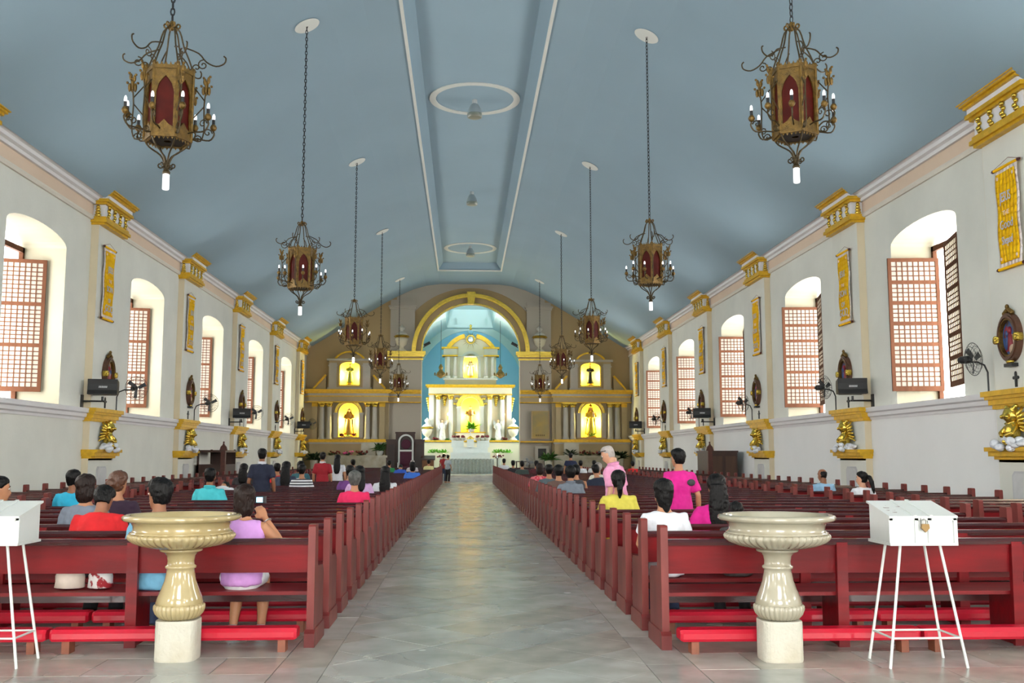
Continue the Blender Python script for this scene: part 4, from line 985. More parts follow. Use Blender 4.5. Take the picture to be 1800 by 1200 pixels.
# ============================================================ CHANDELIERS
REDG = M('dark_red_glass', rgb(84,20,12), .5, var=.4, scale=5, spec=.15)
def chandelier_proto():
    """local origin = centre of the lantern's bottom; z 0 .. 0.86 is the lantern body"""
    t = empty('lantern_chandelier', (0,0,0)); R, Hh = .285, .86
    cs = [Vector((R*math.cos(PI/3*k), R*math.sin(PI/3*k), 0)) for k in range(6)]
    fr = MB()
    for c in cs: fr.tube([(c.x,c.y,-.02),(c.x,c.y,Hh+.02)], .022, 6); fr.ell((c.x,c.y,Hh+.05), (.03,.03,.04), 6, 4)
    fo = fr.build('corner_posts', GOLDD, t)
    for k in range(6):
        a, b = cs[k], cs[(k+1)%6]; mid = (a+b)/2; ex = (b-a).normalized(); nrm = mid.normalized(); w = (b-a).length/2-.01
        P = lambda u,z,q: tuple(mid+ex*u+nrm*(q-.01)+Vector((0,0,z)))
        f = MB(); iw = w-.026
        f.prism([(-w,0),(w,0),(w,.10),(iw,.10),(iw*.5,.13),(0,.19),(-iw*.5,.13),(-iw,.10),(-w,.10)], P, -.012, .012)
        f.prism([(-w,Hh-.11),(w,Hh-.11),(w,Hh),(-w,Hh)], P, -.012, .012)
        f.prism([(-w,.10),(-iw,.10),(-iw,Hh-.11),(-w,Hh-.11)], P, -.012, .012); f.prism([(iw,.10),(w,.10),(w,Hh-.11),(iw,Hh-.11)], P, -.012, .012)
        for s in (-1,1): f.prism([(s*iw,Hh-.11),(s*iw,Hh-.32),(s*iw*.72,Hh-.21),(s*iw*.35,Hh-.15),(0,Hh-.11)], P, -.010, .010)
        f.prism([(-w-.01,Hh-.02),(w+.01,Hh-.02),(w+.01,Hh+.03),(-w-.01,Hh+.03)], P, -.025, .025); f.prism([(-w-.01,-.03),(w+.01,-.03),(w+.01,.02),(-w-.01,.02)], P, -.025, .025)
        for q in range(5):
            u = -w+2*w*(q+.5)/5; f.prism([(u-.018,Hh+.03),(u+.018,Hh+.03),(u,Hh+.075)], P, -.006, .006); f.prism([(u-.015,-.03),(u+.015,-.03),(u,-.06)], P, -.006, .006)
        po = f.build('gilt_panel', GOLDD, t)
        g = MB().prism([(-iw,.09),(iw,.09),(iw,Hh-.1),(-iw,Hh-.1)], P, -.022, -.016).build('red_pane', REDG, po)
    MB().lathe([(.05,-.02),(.25,-.02)], 6, cap=False).build('floor_plate', M('lantern_base', rgb(46,42,36), .6), t)
    # crown
    crn = MB(); top = Vector((0,0,1.52))
    for k in range(6):
        c = cs[k]; n = c.normalized(); up = Vector((0,0,1))
        pts = [c+up*(Hh+.02), n*(R*.8)+up*1.05, n*(R*.55)+up*1.22, n*.1+up*1.42, top]
        crn.tube(curve_pts(pts,3), .011, 5)
        # outward crown branch with scrolls
        br = [n*(R*.55)+up*1.22, n*.34+up*1.15, n*.44+up*1.04, n*.56+up*.99, n*.66+up*1.03, n*.68+up*1.10, n*.65+up*1.13]
        if k % 2 == 0: crn.tube(curve_pts(br,3), .010, 5)
        else: crn.tube(curve_pts([p*.86+up*.13 for p in br],3), .010, 5)
        crn.tube(spiral(n*.40+up*1.0, .07, 1.3, (n, up), start=PI/2), .008, 4)
        crn.tube(spiral(n*.32+up*.96, .06, 1.2, (n, up), start=-PI/2, sgn=-1), .008, 4)
    crn.build('crown_scrolls', IRON, t)
    fl = MB()
    for k in range(6):
        n = Vector((math.cos(PI/3*k), math.sin(PI/3*k), 0))
        fl.tube(spiral(n*.07+Vector((0,0,1.5)), .05, 1.1, (n, Vector((0,0,1))), start=PI, n=9), .012, 4)
    fl.ell((0,0,1.5), (.04,.04,.07), 8, 5); fl.build('crown_knot', GOLDD, t)
    # side flourishes and candle arms
    for k in range(6):
        n = Vector((math.cos(PI/3*k+PI/6*0), math.sin(PI/3*k), 0)); up = Vector((0,0,1)); side = Vector((-n.y, n.x, 0))
        s = MB(); s.tube(curve_pts([n*(R+.01)+up*.02, n*.40+up*.0, n*.44+up*.15, n*.43+up*.45, n*.45+up*.66],3), .010, 5)
        s.tube([n*.43+up*.45, n*(R+.02)+up*.30], .008, 4); s.tube([n*.44+up*.52, n*(R+.03)+up*.68], .008, 4)
        s.tube(spiral(n*.36+up*.03, .05, 1.2, (n, up), start=0, n=10), .008, 4)
        so = s.build('side_stem', IRON, t)
        l = MB()
        for q,(dx,dz,tl) in enumerate(((.0,.70,.12),(.07,.66,.10),(-.07,.66,.10),(.05,.80,.08),(-.04,.78,.08))):
            b = n*(.45+dx*.5)+up*dz; l.ell(b, (.022,.022,tl*.6), 6, 5, Euler((0,0,0))); l.tube([n*.45+up*.6, b], .008, 4)
            l.ell(b+up*tl*.6+n*dx*.4, .018, 5, 4)
        l.build('gilt_leaves', GOLDD, so)
        for e in ((-1, 1) if k % 2 == 0 else (0,)):
            d = (n*math.cos(e*PI/9*1.1) + side*math.sin(e*PI/9*1.1)).normalized() if True else n
            ro = .56 if k % 2 == 0 else .5
            zb = .20 if k % 2 == 0 else .26
            a = MB(); a.tube(curve_pts([d*(R)+up*.06, d*(R+.08)+up*(zb-.13), d*(ro-.05)+up*(zb-.13), d*(ro+.01)+up*(zb-.05), d*ro+up*zb],3), .011, 5)
            a.tube(spiral(d*(ro-.07)+up*(zb-.03), .06, 1.2, (d, up), start=0, n=10), .008, 4)
            ao = a.build('candle_arm', IRON, t)
            MB().lathe([(.01,0),(.035,.02),(.045,.05),(.03,.085),(.02,.09)], 8, tuple(d*ro+up*zb)).build('gilt_cup', GOLDD, ao, smooth=True)
            MB().lathe([(.02,.09),(.02,.155)], 8, tuple(d*ro+up*zb)).build('socket', BLACK, ao)
            MB().lathe([(.017,.155),(.02,.175),(.017,.21),(.008,.23)], 8, tuple(d*ro+up*zb)).build('bulb', BULB, ao, smooth=True)
    # lower basket and finial
    lb = MB()
    for k in range(6):
        c = cs[k]; n = c.normalized(); up = Vector((0,0,1))
        lb.tube(curve_pts([c, n*.22-up*.10, n*.08-up*.2, n*.03-up*.3],3), .011, 5)
        lb.tube(spiral(n*.075-up*.33, .045, 1.1, (n, up), start=PI, n=9), .009, 4)
    lb.ell((0,0,-.33), (.045,.045,.07), 8, 6); lb.lathe([(.045,-.44),(.05,-.42),(.03,-.38)], 8); lb.build('lower_scrolls', IRON, t)
    MB().lathe([(.036,-.64),(.042,-.63),(.042,-.45),(.03,-.44)], 12).build('pendant_lamp', BULB, t, smooth=True)
    return t
def chain_mesh(L):
    m = MB(); n = int(L/.085)
    for k in range(n):
        z = .085*k+.04; e = k % 2
        pts = [Vector(((.024*math.cos(a)) if e else 0, 0 if e else .024*math.cos(a), z+.055*math.sin(a))) for a in [2*PI*i/8 for i in range(9)]]
        m.tube(pts, .009, 4)
    me = m.mesh('chain'); me.materials.append(CHAINM); return me
cp = chandelier_proto()
first = True
CHD = [('L',-3.75,12.35,7.05,5),('L',-3.77,22.75,6.93,22),('L',-3.77,33.8,6.85,10),('L',-3.77,44.6,6.95,0),('L',-3.77,57.0,6.8,14),
       ('R',4.34,12.55,7.30,30),('R',4.35,22.9,7.12,28),('R',4.35,33.8,6.95,33),('R',4.37,44.5,6.95,12),('R',4.34,57.2,6.8,0)]
NM = ['nearest the camera','second from the camera','third from the camera','fourth from the camera','farthest, near the chancel arch']
cnt = {'L':0,'R':0}
clones = [cp] + [copy_tree(cp) for _ in CHD[1:]]
for (sd, x, y, ztop, rot), t in zip(CHD, clones):
    t.location = (x, y, ztop-1.56); t.rotation_euler = (0,0,math.radians(rot))
    tag(t, 'gilt iron lantern chandelier with red panes, %s row, %s' % ('left' if sd == 'L' else 'right', NM[cnt[sd]]), 'chandelier', 'hanging lantern chandeliers'); cnt[sd] += 1
    zc = zceil(x); L = zc-ztop+.03
    c = link('chain', chain_mesh(L), None, t); c.location = (0,0,1.56)
    sl = math.atan2(zceil(x+.2)-zceil(x-.2), .4)
    rose = MB().lathe([(.30,.0),(.31,-.012),(.30,-.022),(.05,-.03)], 28).build('ceiling_rose', SOFFIT, t); rose.location = (0,0,1.56+L-.02); rose.rotation_euler = Euler((0,-sl,0)); rose.rotation_euler.rotate_axis('Z', 0)
    rose.matrix_basis = Matrix.Translation((0,0,1.56+L-.045)) @ Matrix.Rotation(-math.radians(rot),4,'Z') @ Matrix.Rotation(-sl,4,'Y')
# two small lamps inside the chancel
for e, w in ((-1,'left'),(1,'right')):
    t = empty('hanging_lamp', (RA+e*2.1, 70.2, 6.95)); tag(t, 'small gilt hanging lamp, %s of the high altar' % w, 'lamp')
    m = MB(); m.lathe([(.06,0),(.3,.15),(.34,.3),(.2,.45),(.1,.6),(.16,.75),(.05,1.0)], 12)
    for k in range(6): m.ell((.42*math.cos(k*PI/3), .42*math.sin(k*PI/3), .3), (.06,.06,.12), 6, 4); m.tube([(.3*math.cos(k*PI/3),.3*math.sin(k*PI/3),.2),(.42*math.cos(k*PI/3),.42*math.sin(k*PI/3),.22)], .02, 4)
    m.build('gilt_body', GOLDD, t); MB().tube([(0,0,1.0),(0,0,zch(e*2.1)-6.95)], .014, 5).build('chain', CHAINM, t)
# ceiling dome lamps
ALU = M('brushed_aluminium', rgb(176,184,186), .4, .6); GLS = M('ribbed_glass', rgb(150,156,140), .3, trans=.3)
for y, lab in ((30.3,'inside the nearer white ring'),(41.3,'between the two white rings'),(52.3,'inside the farther white ring')):
    t = empty('dome_pendant_lamp', (CX, y, PT)); tag(t, 'grey bell-shaped ceiling lamp %s' % lab, 'lamp', 'bell lamps on the ceiling panel')
    MB().lathe([(.08,0),(.08,-.12),(.05,-.14)], 12).build('stem', WHITEP, t)
    MB().lathe([(.07,-.12),(.12,-.16),(.19,-.3),(.23,-.45)], 24, cap=False).build('bell_shade', ALU, t, smooth=True)
    MB().lathe([(.23,-.45),(.235,-.47),(.235,-.56),(.2,-.58),(.02,-.585)], 24).build('diffuser', GLS, t, smooth=True)

# ============================================================ WALL FITTINGS
def wall_frame(side, y, z, u=PU):
    """empty whose local -y points into the room, x runs along the wall"""
    X = XL if side < 0 else XR
    t = empty('x', (X-side*u, y, z)); t.rotation_euler = (0,0, math.radians(90 if side < 0 else -90)); return t
# local: +y into the wall, -y towards the room; for the left wall local x = +Y
def cherub(side, y, label):
    t = wall_frame(side, y, 1.70); t.name = 'gilt_cherub'; tag(t, label, 'cherub', 'gilt cherubs on the pilaster corbels')
    b = MB(); b.ell((0,-.16,.28), (.17,.13,.22), 12, 8); b.ell((0,-.18,.58), (.145,.14,.16), 14, 10); b.ell((0,-.31,.56), (.03,.04,.03), 8, 5); b.ell((0,-.16,.42), (.09,.09,.1), 8, 6)
    for e in (-1,1):
        b.tube([(e*.14,-.18,.36),(e*.2,-.28,.24),(e*.06,-.34,.2)], [.06,.05,.035], 8); b.ell((e*.09,-.3,.55), (.05,.04,.045), 8, 5); b.ell((e*.14,-.17,.56), (.02,.03,.04), 6, 4)
    for k in range(9):
        a = k*2.4; b.ell((.12*math.cos(a)*(.6+.05*k), -.16+.06*math.sin(a), .62+.015*k), (.055,.055,.045), 7, 5)
    b.ell((-.05,-.25,.1), (.09,.1,.07), 8, 5); b.ell((.08,-.27,.06), (.08,.09,.06), 8, 5)
    b.build('body', GOLDM, t, smooth=True, remesh=.016)
    for e in (-1,1):
        w = MB()
        for q in range(6):
            f = q/5; p0 = Vector((e*.1,-.1,.36)); p1 = Vector((e*(.2+.22*f), -.06, .72-.5*f)); w.tube([p0, p0.lerp(p1,.6)+Vector((0,-.05,.03)), p1], [.03,.055,.025], 6, flat=.6)
        w.build('wing', GOLDM, t, smooth=True)
    c = MB(); rd = random.Random(int(y*10))
    for q in range(16):
        x = rd.uniform(-.42,.42); c.ell((x, rd.uniform(-.34,-.1), rd.uniform(-.01,.14)-abs(x)*.06), (rd.uniform(.08,.14), rd.uniform(.07,.1), rd.uniform(.05,.09)), 8, 6)
    c.build('tulle_cloud', TULLE, t, smooth=True)
def picture_mat():
    m = bpy.data.materials.new('station_painting'); m.use_nodes = True; nt = m.node_tree; n = nt.nodes; l = nt.links
    tc = n.new('ShaderNodeTexCoord'); v = n.new('ShaderNodeTexVoronoi'); v.inputs['Scale'].default_value = 6.5
    nz = n.new('ShaderNodeTexNoise'); nz.inputs['Scale'].default_value = 3; mx = n.new('ShaderNodeMix'); mx.data_type = 'VECTOR'; mx.inputs[0].default_value = .35
    l.new(tc.outputs['Object'], nz.inputs[0]); l.new(tc.outputs['Object'], mx.inputs[4]); l.new(nz.outputs['Color'], mx.inputs[5]); l.new(mx.outputs[1], v.inputs[0])
    cr = n.new('ShaderNodeValToRGB'); cr.color_ramp.interpolation = 'CONSTANT'; e = cr.color_ramp.elements
    e[0].color = (*rgb(44,72,120),1); e[1].position = .3; e[1].color = (*rgb(150,30,50),1)
    for p, c in ((.45,rgb(186,140,100)),(.55,rgb(60,46,44)),(.7,rgb(52,92,150)),(.85,rgb(210,190,170))):
        q = e.new(p); q.color = (*c,1)
    l.new(v.outputs['Color'], cr.inputs[0]); l.new(cr.outputs[0], n['Principled BSDF'].inputs['Base Color']); n['Principled BSDF'].inputs['Roughness'].default_value = .45
    return m
PIC = picture_mat()
FRW = M('frame_brown', rgb(92,58,40), .45, var=.3, scale=6)
def station(side, y, label):
    t = wall_frame(side, y, 3.72); t.name = 'oval_relief'; tag(t, label, 'wall picture', 'oval station reliefs'); t.scale = (.8,.8,.8)
    el = lambda a,q,b: (a, q-.0, b*1.28)
    MB().arc_band(0, 0, .335, .44, -.14, 0, el, 0, 2*PI, 36).arc_band(0, 0, .36, .40, -.17, -.14, el, 0, 2*PI, 36).build('oval_frame', FRW, t)
    MB().arc_band(0, 0, .32, .345, -.155, -.02, el, 0, 2*PI, 36).build('gilt_inner_edge', GOLDD, t)
    MB().lathe([(.01,0),(.33,0)], 32, cap=False).build('painting', PIC, t); o = CH[t.name][-1]; o.matrix_basis = Matrix.Translation((0,-.06,0)) @ Matrix.Diagonal((1,1,1.28,1)) @ Matrix.Rotation(PI/2,4,'X')
    f = MB(); f.ell((0,-.07,.17), (.075,.05,.09), 10, 6); f.lathe([(.12,-.3),(.1,-.1),(.08,.05),(.05,.1)], 10, (0,-.06,0), sy=.4); o = f.build('red_figure', M('relief_red', rgb(146,34,52), .5, var=.3, scale=9), t, smooth=True)
    f = MB(); f.ell((-.12,-.07,.1), (.06,.04,.08), 10, 6); f.lathe([(.1,-.28),(.09,-.1),(.07,0),(.04,.05)], 10, (-.13,-.05,0), sy=.4); f.build('blue_figure', M('relief_blue', rgb(52,80,132), .5, var=.3, scale=9), t, smooth=True)
    f = MB(); f.ell((.1,-.08,-.28), (.13,.04,.12), 10, 6); f.build('pale_figure', M('relief_pale', rgb(206,176,150), .5, var=.3, scale=9), t, smooth=True)
    g = MB()
    for q in range(7): g.ell(((q-3)*.055, -.08, .57+.09*(1-abs(q-3)/3)), (.045,.06,.06), 8, 5)
    g.ell((0,-.1,.72), (.05,.05,.06), 8, 5); g.build('gilt_crest', GOLDD, t, smooth=True)
    for e in (-1,1):
        s = MB(); s.arc_band(e*.43, -.02, .02, .1, -.2, -.05, fnX, 0, 2*PI, 12); s.ell((e*.43,-.14,-.02), (.09,.07,.11), 10, 6); s.build('gilt_boss', GOLDM, t, smooth=True)
    MB().ell((0,-.1,-.56), (.14,.07,.06), 10, 6).build('gilt_foot', GOLDM, t, smooth=True); MB().box(-.17,.17,-.16,0,-.68,-.6).build('dark_base', BLACK, t)
FONT_OBJS = []
def text_part(par, s, size, loc, mat, rx=90):
    cu = bpy.data.curves.new('lettering', 'FONT'); cu.body = s; cu.size = size; cu.extrude = .003; cu.align_x = 'CENTER'; cu.align_y = 'CENTER'; cu.materials.append(mat)
    o = bpy.data.objects.new('lettering', cu); COL.objects.link(o); setparent(o, par); o.scale = (min(1, .46/(len(s)*.6*size)), 1, 1); o.location = loc; o.rotation_euler = (math.radians(rx),0,0); FONT_OBJS.append(o); return o
def banner(side, y, label, lines):
    t = wall_frame(side, y, 5.0 if side > 0 else 5.12, PU+.04); t.name = 'hanging_banner'; tag(t, label, 'banner', 'yellow hanging banners')
    Hb, w = 1.86, .36
    def sheet(x0, x1, z0, z1, off):
        m = MB(); n = 14; rows = []
        for i in range(n+1):
            z = z0+(z1-z0)*i/n; rows.append([(x0+(x1-x0)*j/6, -.03-off+.012*math.sin(z*7+j*.8), z) for j in range(7)])
        for i in range(n):
            for j in range(6): m.add([rows[i][j],rows[i][j+1],rows[i+1][j+1],rows[i+1][j], ], [(0,1,2,3)])
        return m
    MBm = sheet(-w-.03, w+.03, .05, Hb+.04, 0); o = MBm.build('border_cloth', BTRIM, t, smooth=True)
    o2 = sheet(-w+.03, w-.03, .12, Hb-.03, .02).build('yellow_cloth', YEL, t, smooth=True)
    for o_ in (o, o2): m = o_.modifiers.new('solid','SOLIDIFY'); m.thickness = .006
    for z in (.02, Hb+.07):
        r = MB().tube([(-w-.04,-.03,z),(w+.04,-.03,z)], .03, 8).build('rod_sleeve', YEL, t); c = MB()
        for e in (-1,1): c.lathe([(.012,-.05),(.035,-.03),(.035,.03),(.012,.06)], 8, (0,0,0))
        k = MB(); 
        for e in (-1,1): k.tube([(e*(w+.03),-.03,z),(e*(w+.07),-.03,z),(e*(w+.12),-.03,z)], [.022,.036,.02], 8)
        k.build('rod_knobs', M('maroon_wood', rgb(74,24,30), .4), r)
    MB().tube([(-w-.05,-.03,Hb+.1),(.05,0,Hb+.22),(w+.05,-.03,Hb+.1)], .005, 4).build('cord', M('cord', rgb(120,60,50), .8), t)
    tot = len(lines); z = Hb-.52
    for s, size, mat in lines:
        text_part(t, s, size, (0,-.072,z), mat); z -= (.3 if size > .2 else .22)
    cn = MB()
    for sx in (-1,1):
        for zz in (.2, Hb-.12): cn.ell((sx*(w-.1),-.056,zz), (.035,.01,.035), 8, 5)
    cn.build('corner_flowers', BTXTP, t, smooth=True)
def cross(side, y, label):
    t = wall_frame(side, y, 2.80); t.name = 'wall_cross'; tag(t, label, 'cross', 'small black crosses')
    MB().box(-.022,.022,-.03,0,0,.26).build('upright', BLACK, t); MB().box(-.075,.075,-.032,-.002,.15,.195).build('crossbar', BLACK, t)
    k = MB()
    for p in ((0,.26),(-.075,.172),(.075,.172)): k.ell((p[0],-.015,p[1]), (.032,.018,.032), 8, 5)
    k.build('finials', BLACK, t)
def plaque(side, y, label):
    t = wall_frame(side, y, .62); t.name = 'marble_plaque'; tag(t, label, 'plaque', 'marble tablets on the pilasters')
    MB().prism([(-.34,0),(.34,0),(.34,.56),(.26,.64),(-.26,.64),(-.34,.56)], lambda a,z,q: (a,q,z), -.03, 0).build('tablet', SLATE, t)
    MB().prism([(-.3,.04),(.3,.04),(.3,.54),(.23,.6),(-.23,.6),(-.3,.54)], lambda a,z,q: (a,q,z), -.036, -.03).build('tablet_face', M('plaque_face', rgb(206,206,206), .3, var=.1, scale=5), t)
GUARD = M('fan_guard', rgb(60,62,64), .4, .6)
def fan(side, y, label, turn):
    X = XL if side < 0 else XR
    t = empty('wall_fan', (X-side*.12, y, 2.745)); tag(t, label, 'fan', 'black pole fans on the window ledges')
    s = -side
    MB().tube([(0,0,0),(0,0,.42),(s*.06,0,.56),(s*.2,0,.62),(s*.42,0,.62)], .018, 8).build('pole', BLACK, t)
    MB().lathe([(.05,0),(.05,.02),(.02,.03)], 10).build('pole_base', BLACK, t)
    h = empty('fan_head', (s*.46,0,.66)); setparent(h, t); h.rotation_euler = (0,0,turn)
    MB().tube([(0,.12,0),(0,.06,0),(0,-.1,0),(0,-.16,0)], [.04,.075,.075,.03], 12).build('motor', BLACK, h)
    m = MB()
    for k in range(3):
        a = 2*PI*k/3+.3; d = Vector((math.cos(a),0,math.sin(a))); q = Vector((-math.sin(a),0,math.cos(a)))
        m.add([d*.04+q*.03+Vector((0,-.19,0)), d*.27+q*.09+Vector((0,-.17,0)), d*.29-q*.02+Vector((0,-.2,0)), d*.05-q*.04+Vector((0,-.21,0)),
               d*.04+q*.03+Vector((0,-.184,0)), d*.27+q*.09+Vector((0,-.164,0)), d*.29-q*.02+Vector((0,-.194,0)), d*.05-q*.04+Vector((0,-.204,0))], [(0,1,2,3),(7,6,5,4),(0,4,5,1),(1,5,6,2),(2,6,7,3),(3,7,4,0)])
    m.lathe([(.04,-.02),(.04,.02)], 10, (0,0,0)); m.build('blades', M('fan_blade', rgb(70,72,74), .4), h)
    g = MB(); circ = lambda r, yy: [(r*math.cos(2*PI*i/24), yy, r*math.sin(2*PI*i/24)) for i in range(25)]
    for r, yy in ((.32,-.19),(.25,-.245),(.12,-.265),(.25,-.13),(.12,-.11)): g.tube(circ(r,yy), .004 if r < .3 else .007, 4)
    for k in range(20):
        a = 2*PI*k/20; c, q = math.cos(a), math.sin(a); g.tube([(.05*c,-.27,.05*q),(.25*c,-.245,.25*q),(.32*c,-.19,.32*q),(.25*c,-.13,.25*q),(.06*c,-.1,.06*q)], .003, 3)
    g.build('guard', GUARD, h)
def speaker(side, y, label):
    X = XL if side < 0 else XR; s = -side
    t = empty('wall_speaker', (X+s*.0, y, 2.85)); tag(t, label, 'loudspeaker', 'black loudspeakers on wall arms')
    arm = MB().tube([(s*.02,0,.08),(s*.55,.1,.08)], .022, 8); arm.box(-.0 if s > 0 else -.04, .04 if s > 0 else 0, -.06, .06, -.08, .24); arm.tube([(s*.5,.09,.08),(s*.5,.09,.2)], .03, 8); arm.build('arm', BLACK, t)
    b = MB(); c = Vector((s*.5,.12,.42)); R = Matrix.Rotation(math.radians(-side*12),3,'Z') @ Matrix.Rotation(math.radians(-8),3,'X')
    prof = [(-.2,-.2),(.2,-.14),(.2,.1),(.15,.2),(-.2,.2),(-.16,.08),(-.16,-.08)]
    b.prism(prof, lambda a,z,q: tuple(c + R @ Vector((q,a,z))), -.36, .36); b.build('cabinet', BLACK, t, bevel=.01)
    m = MB(); m.prism([(-.10,-.05),(.12,-.05),(.12,.05),(-.1,.05)], lambda a,z,q: tuple(c + R @ Vector((a,q,z))), -.165, -.163)
    g = MB(); g.prism([(-.3,-.15),(.3,-.15),(.3,.15),(-.3,.15)], lambda a,z,q: tuple(c + R @ Vector((a,q,z))), .2, .21); g.build('grille', M('speaker_grille', rgb(36,36,38), .7), t)
    d = MB()
    for k in range(6): d.prism([(-.09+.035*k,-.025),(-.065+.035*k,-.025),(-.06+.035*k,.025),(-.085+.035*k,.025)], lambda a,z,q: tuple(c + R @ Vector((a,q,z))), -.166, -.160)
    d.build('maker_mark', M('pale_print', rgb(190,192,194), .5), t)

ALL = {-1: [(i,y) for i,y in enumerate(LPIL) if y > 22], 1: [(i,y) for i,y in enumerate(RPIL) if y > 14]}
LN = {('R',0):[('JESUS',.26,BTXT),('THE',.12,BTXTP),('Good',.24,BTXT),('Sheped',.22,BTXT)],
      ('R',1):[('JESUS',.24,BTXT),('THE',.12,BTXTP),('SON',.24,BTXT),('OF',.19,BTXT),('GOD',.3,BTXT)]}
DEF = [('JESUS',.24,BTXT),('THE',.13,BTXTP),('SON',.22,BTXT),('OF',.15,BTXT),('GOD',.26,BTXT)]
for side, sd, w in ((-1,'L','left'),(1,'R','right')):
    for k,(i,y) in enumerate(ALL[side]):
        o = '%s pilaster of the %s wall' % (ordinal(k+1), w)
        cherub(side, y+.05, 'gold winged cherub on white tulle at the %s' % o)
        station(side, y+.15, 'oval station relief with gilt crest on the %s' % o)
        banner(side, y-.05 if side > 0 else y-.2, 'yellow satin banner with pale border on the %s' % o, LN.get((sd,k), DEF))
        cross(side, y+.1, 'small black cross under the relief on the %s' % o)
        plaque(side, y+.05, 'pale marble tablet low on the %s' % o)
        if k < 5: fan(side, y+1.25, 'black pole fan on the ledge beyond the %s' % o, math.radians(35 if side > 0 else 50)*(1 if side > 0 else -1)+(0 if side > 0 else PI*.5))
        if (sd == 'L' and k in (0,2,4)) or (sd == 'R' and k in (1,3,5)): speaker(side, y-1.0, 'black loudspeaker on a wall arm by the %s' % o)

# ============================================================ CONFESSIONALS
def confessional(loc, w, label, opening):
    t = empty('confessional', loc); tag(t, label, 'confessional')
    d, h = 2.0, 1.72
    if opening:
        b = MB().box(-w/2,w/2,0,.06,0,1.22); b.box(-w/2,w/2,d-.06,d,0,1.7); b.box(-w/2,-w/2+.06,0,d,0,1.22); b.box(w/2-.06,w/2,0,d,0,1.22); b.build('lower_panels', MAHOG, t)
        for x in (-w/2, w/2-.07):
            for y in (0, d-.07): MB().box(x,x+.07,y,y+.07,0,h+.05).build('post', MAHOG, t)
        MB().box(-w/2-.03,w/2+.03,-.03,d,h-.06,h+.02).build('roof', MAHOG, t)
    else:
        MB().box(-w/2,w/2,0,d,0,h).build('body', MAHOG, t); MB().box(-w/2-.03,w/2+.03,-.03,d+.03,h-.08,h).build('cornice', MAHOG, t)
        for x in (-w/4, w/4):
            p = MB().box(x-w/4+.06,x+w/4-.06,-.02,0,.15,h-.2).build('door_panel', M('confessional_door', rgb(84,52,34), .45, var=.4, scale=4, stretch=(1,1,.2)), t)
    x = -w/2 if not opening else w/2
    c = MB().box(x-.08,x+.08,-.05,.11,0,h); c.build('carved_pillar', M('carved_wood', rgb(92,42,30), .45, var=.4, scale=8), t)
    c = MB(); c.prism([(-.14,0),(.14,0),(.1,.14),(.04,.2),(0,.3),(-.04,.2),(-.1,.14)], lambda a,z,q: (x+a,q,h+z), -.02, .08); c.ell((x,.03,h+.3), .035, 8, 5); c.build('carved_crest', M('carved_wood', ()), t)
confessional((9.55, 36.5, 0), 1.02, 'dark brown wooden confessional against the right wall between pilasters', False)
confessional((-9.2, 36.8, 0), .94, 'dark wooden confessional with open upper half against the left wall', True)
# ============================================================ PEOPLE
SK = {'tan': M('skin_tan', rgb(176,122,88), .55, var=.12, scale=10), 'brown': M('skin_brown', rgb(142,92,64), .55, var=.12, scale=10), 'light': M('skin_light', rgb(206,154,124), .55, var=.12, scale=10)}
HAIRB = M('black_hair', rgb(13,11,11), .42, var=.4, scale=5, stretch=(14,14,1.2), bump=.5, bscale=8, spec=.18)
HAIRD = M('dark_brown_hair', rgb(34,20,15), .42, var=.4, scale=5, stretch=(14,14,1.2), bump=.5, bscale=8, spec=.2)
HAIRG = M('grey_hair', rgb(96,96,92), .5, col2=rgb(48,48,46), scale=7, stretch=(8,8,2), bump=.5, bscale=8)
HAIRW = M('silver_hair', rgb(176,166,160), .6, col2=rgb(140,130,124), scale=9, bump=.3, bscale=30)
EYEW = M('eye_white', rgb(230,226,220), .3); EYED = M('iris_dark', rgb(28,18,14), .2); LIP = M('lip', rgb(150,84,74), .5)
def fab(name, c): return cloth_noise('fabric_'+name, c)
JEAN = fab('denim', rgb(50,62,92)); DARKP = fab('dark_trousers', rgb(34,34,40)); KHAKI = fab('khaki', rgb(150,132,104))
def hand_mb(b, wrist, d, out, palm_n, s=1.0, curl=.5):
    """five-fingered hand; d = pointing direction, out = thumb side, palm_n = palm normal"""
    w = Vector(wrist); d = Vector(d).normalized(); o = Vector(out); o = (o-d*o.dot(d)).normalized(); n = d.cross(o).normalized()
    if n.dot(Vector(palm_n)) < 0: n = -n
    pc = w+d*.05*s
    b.loft([[p + o*(x*.5)+n*(y*.5) for x,y in ((-wd,-th),(wd,-th),(wd,th),(-wd,th))] for p,wd,th in ((w,.045*s,.034*s),(w+d*.03*s,.072*s,.036*s),(w+d*.075*s,.082*s,.03*s),(w+d*.095*s,.078*s,.024*s))])
    for k,(ln,off) in enumerate(((.068,.030),(.078,.010),(.072,-.010),(.056,-.029))):
        p = w+d*.09*s+o*off*s; c1 = (d*math.cos(curl)+n*math.sin(curl)); c2 = (d*math.cos(curl*2)+n*math.sin(curl*2))
        b.tube([p-d*.015*s, p, p+c1*ln*.5*s, p+c1*ln*.5*s+c2*ln*.5*s], [.0095*s,.0095*s,.009*s,.007*s], 6)
    t0 = w+d*.025*s+o*.034*s; t1 = t0+(d*.6+o*.7)*.035*s; b.tube([t0, t1, t1+(d*.9+n*.3)*.035*s], [.0125*s,.0115*s,.009*s], 6)

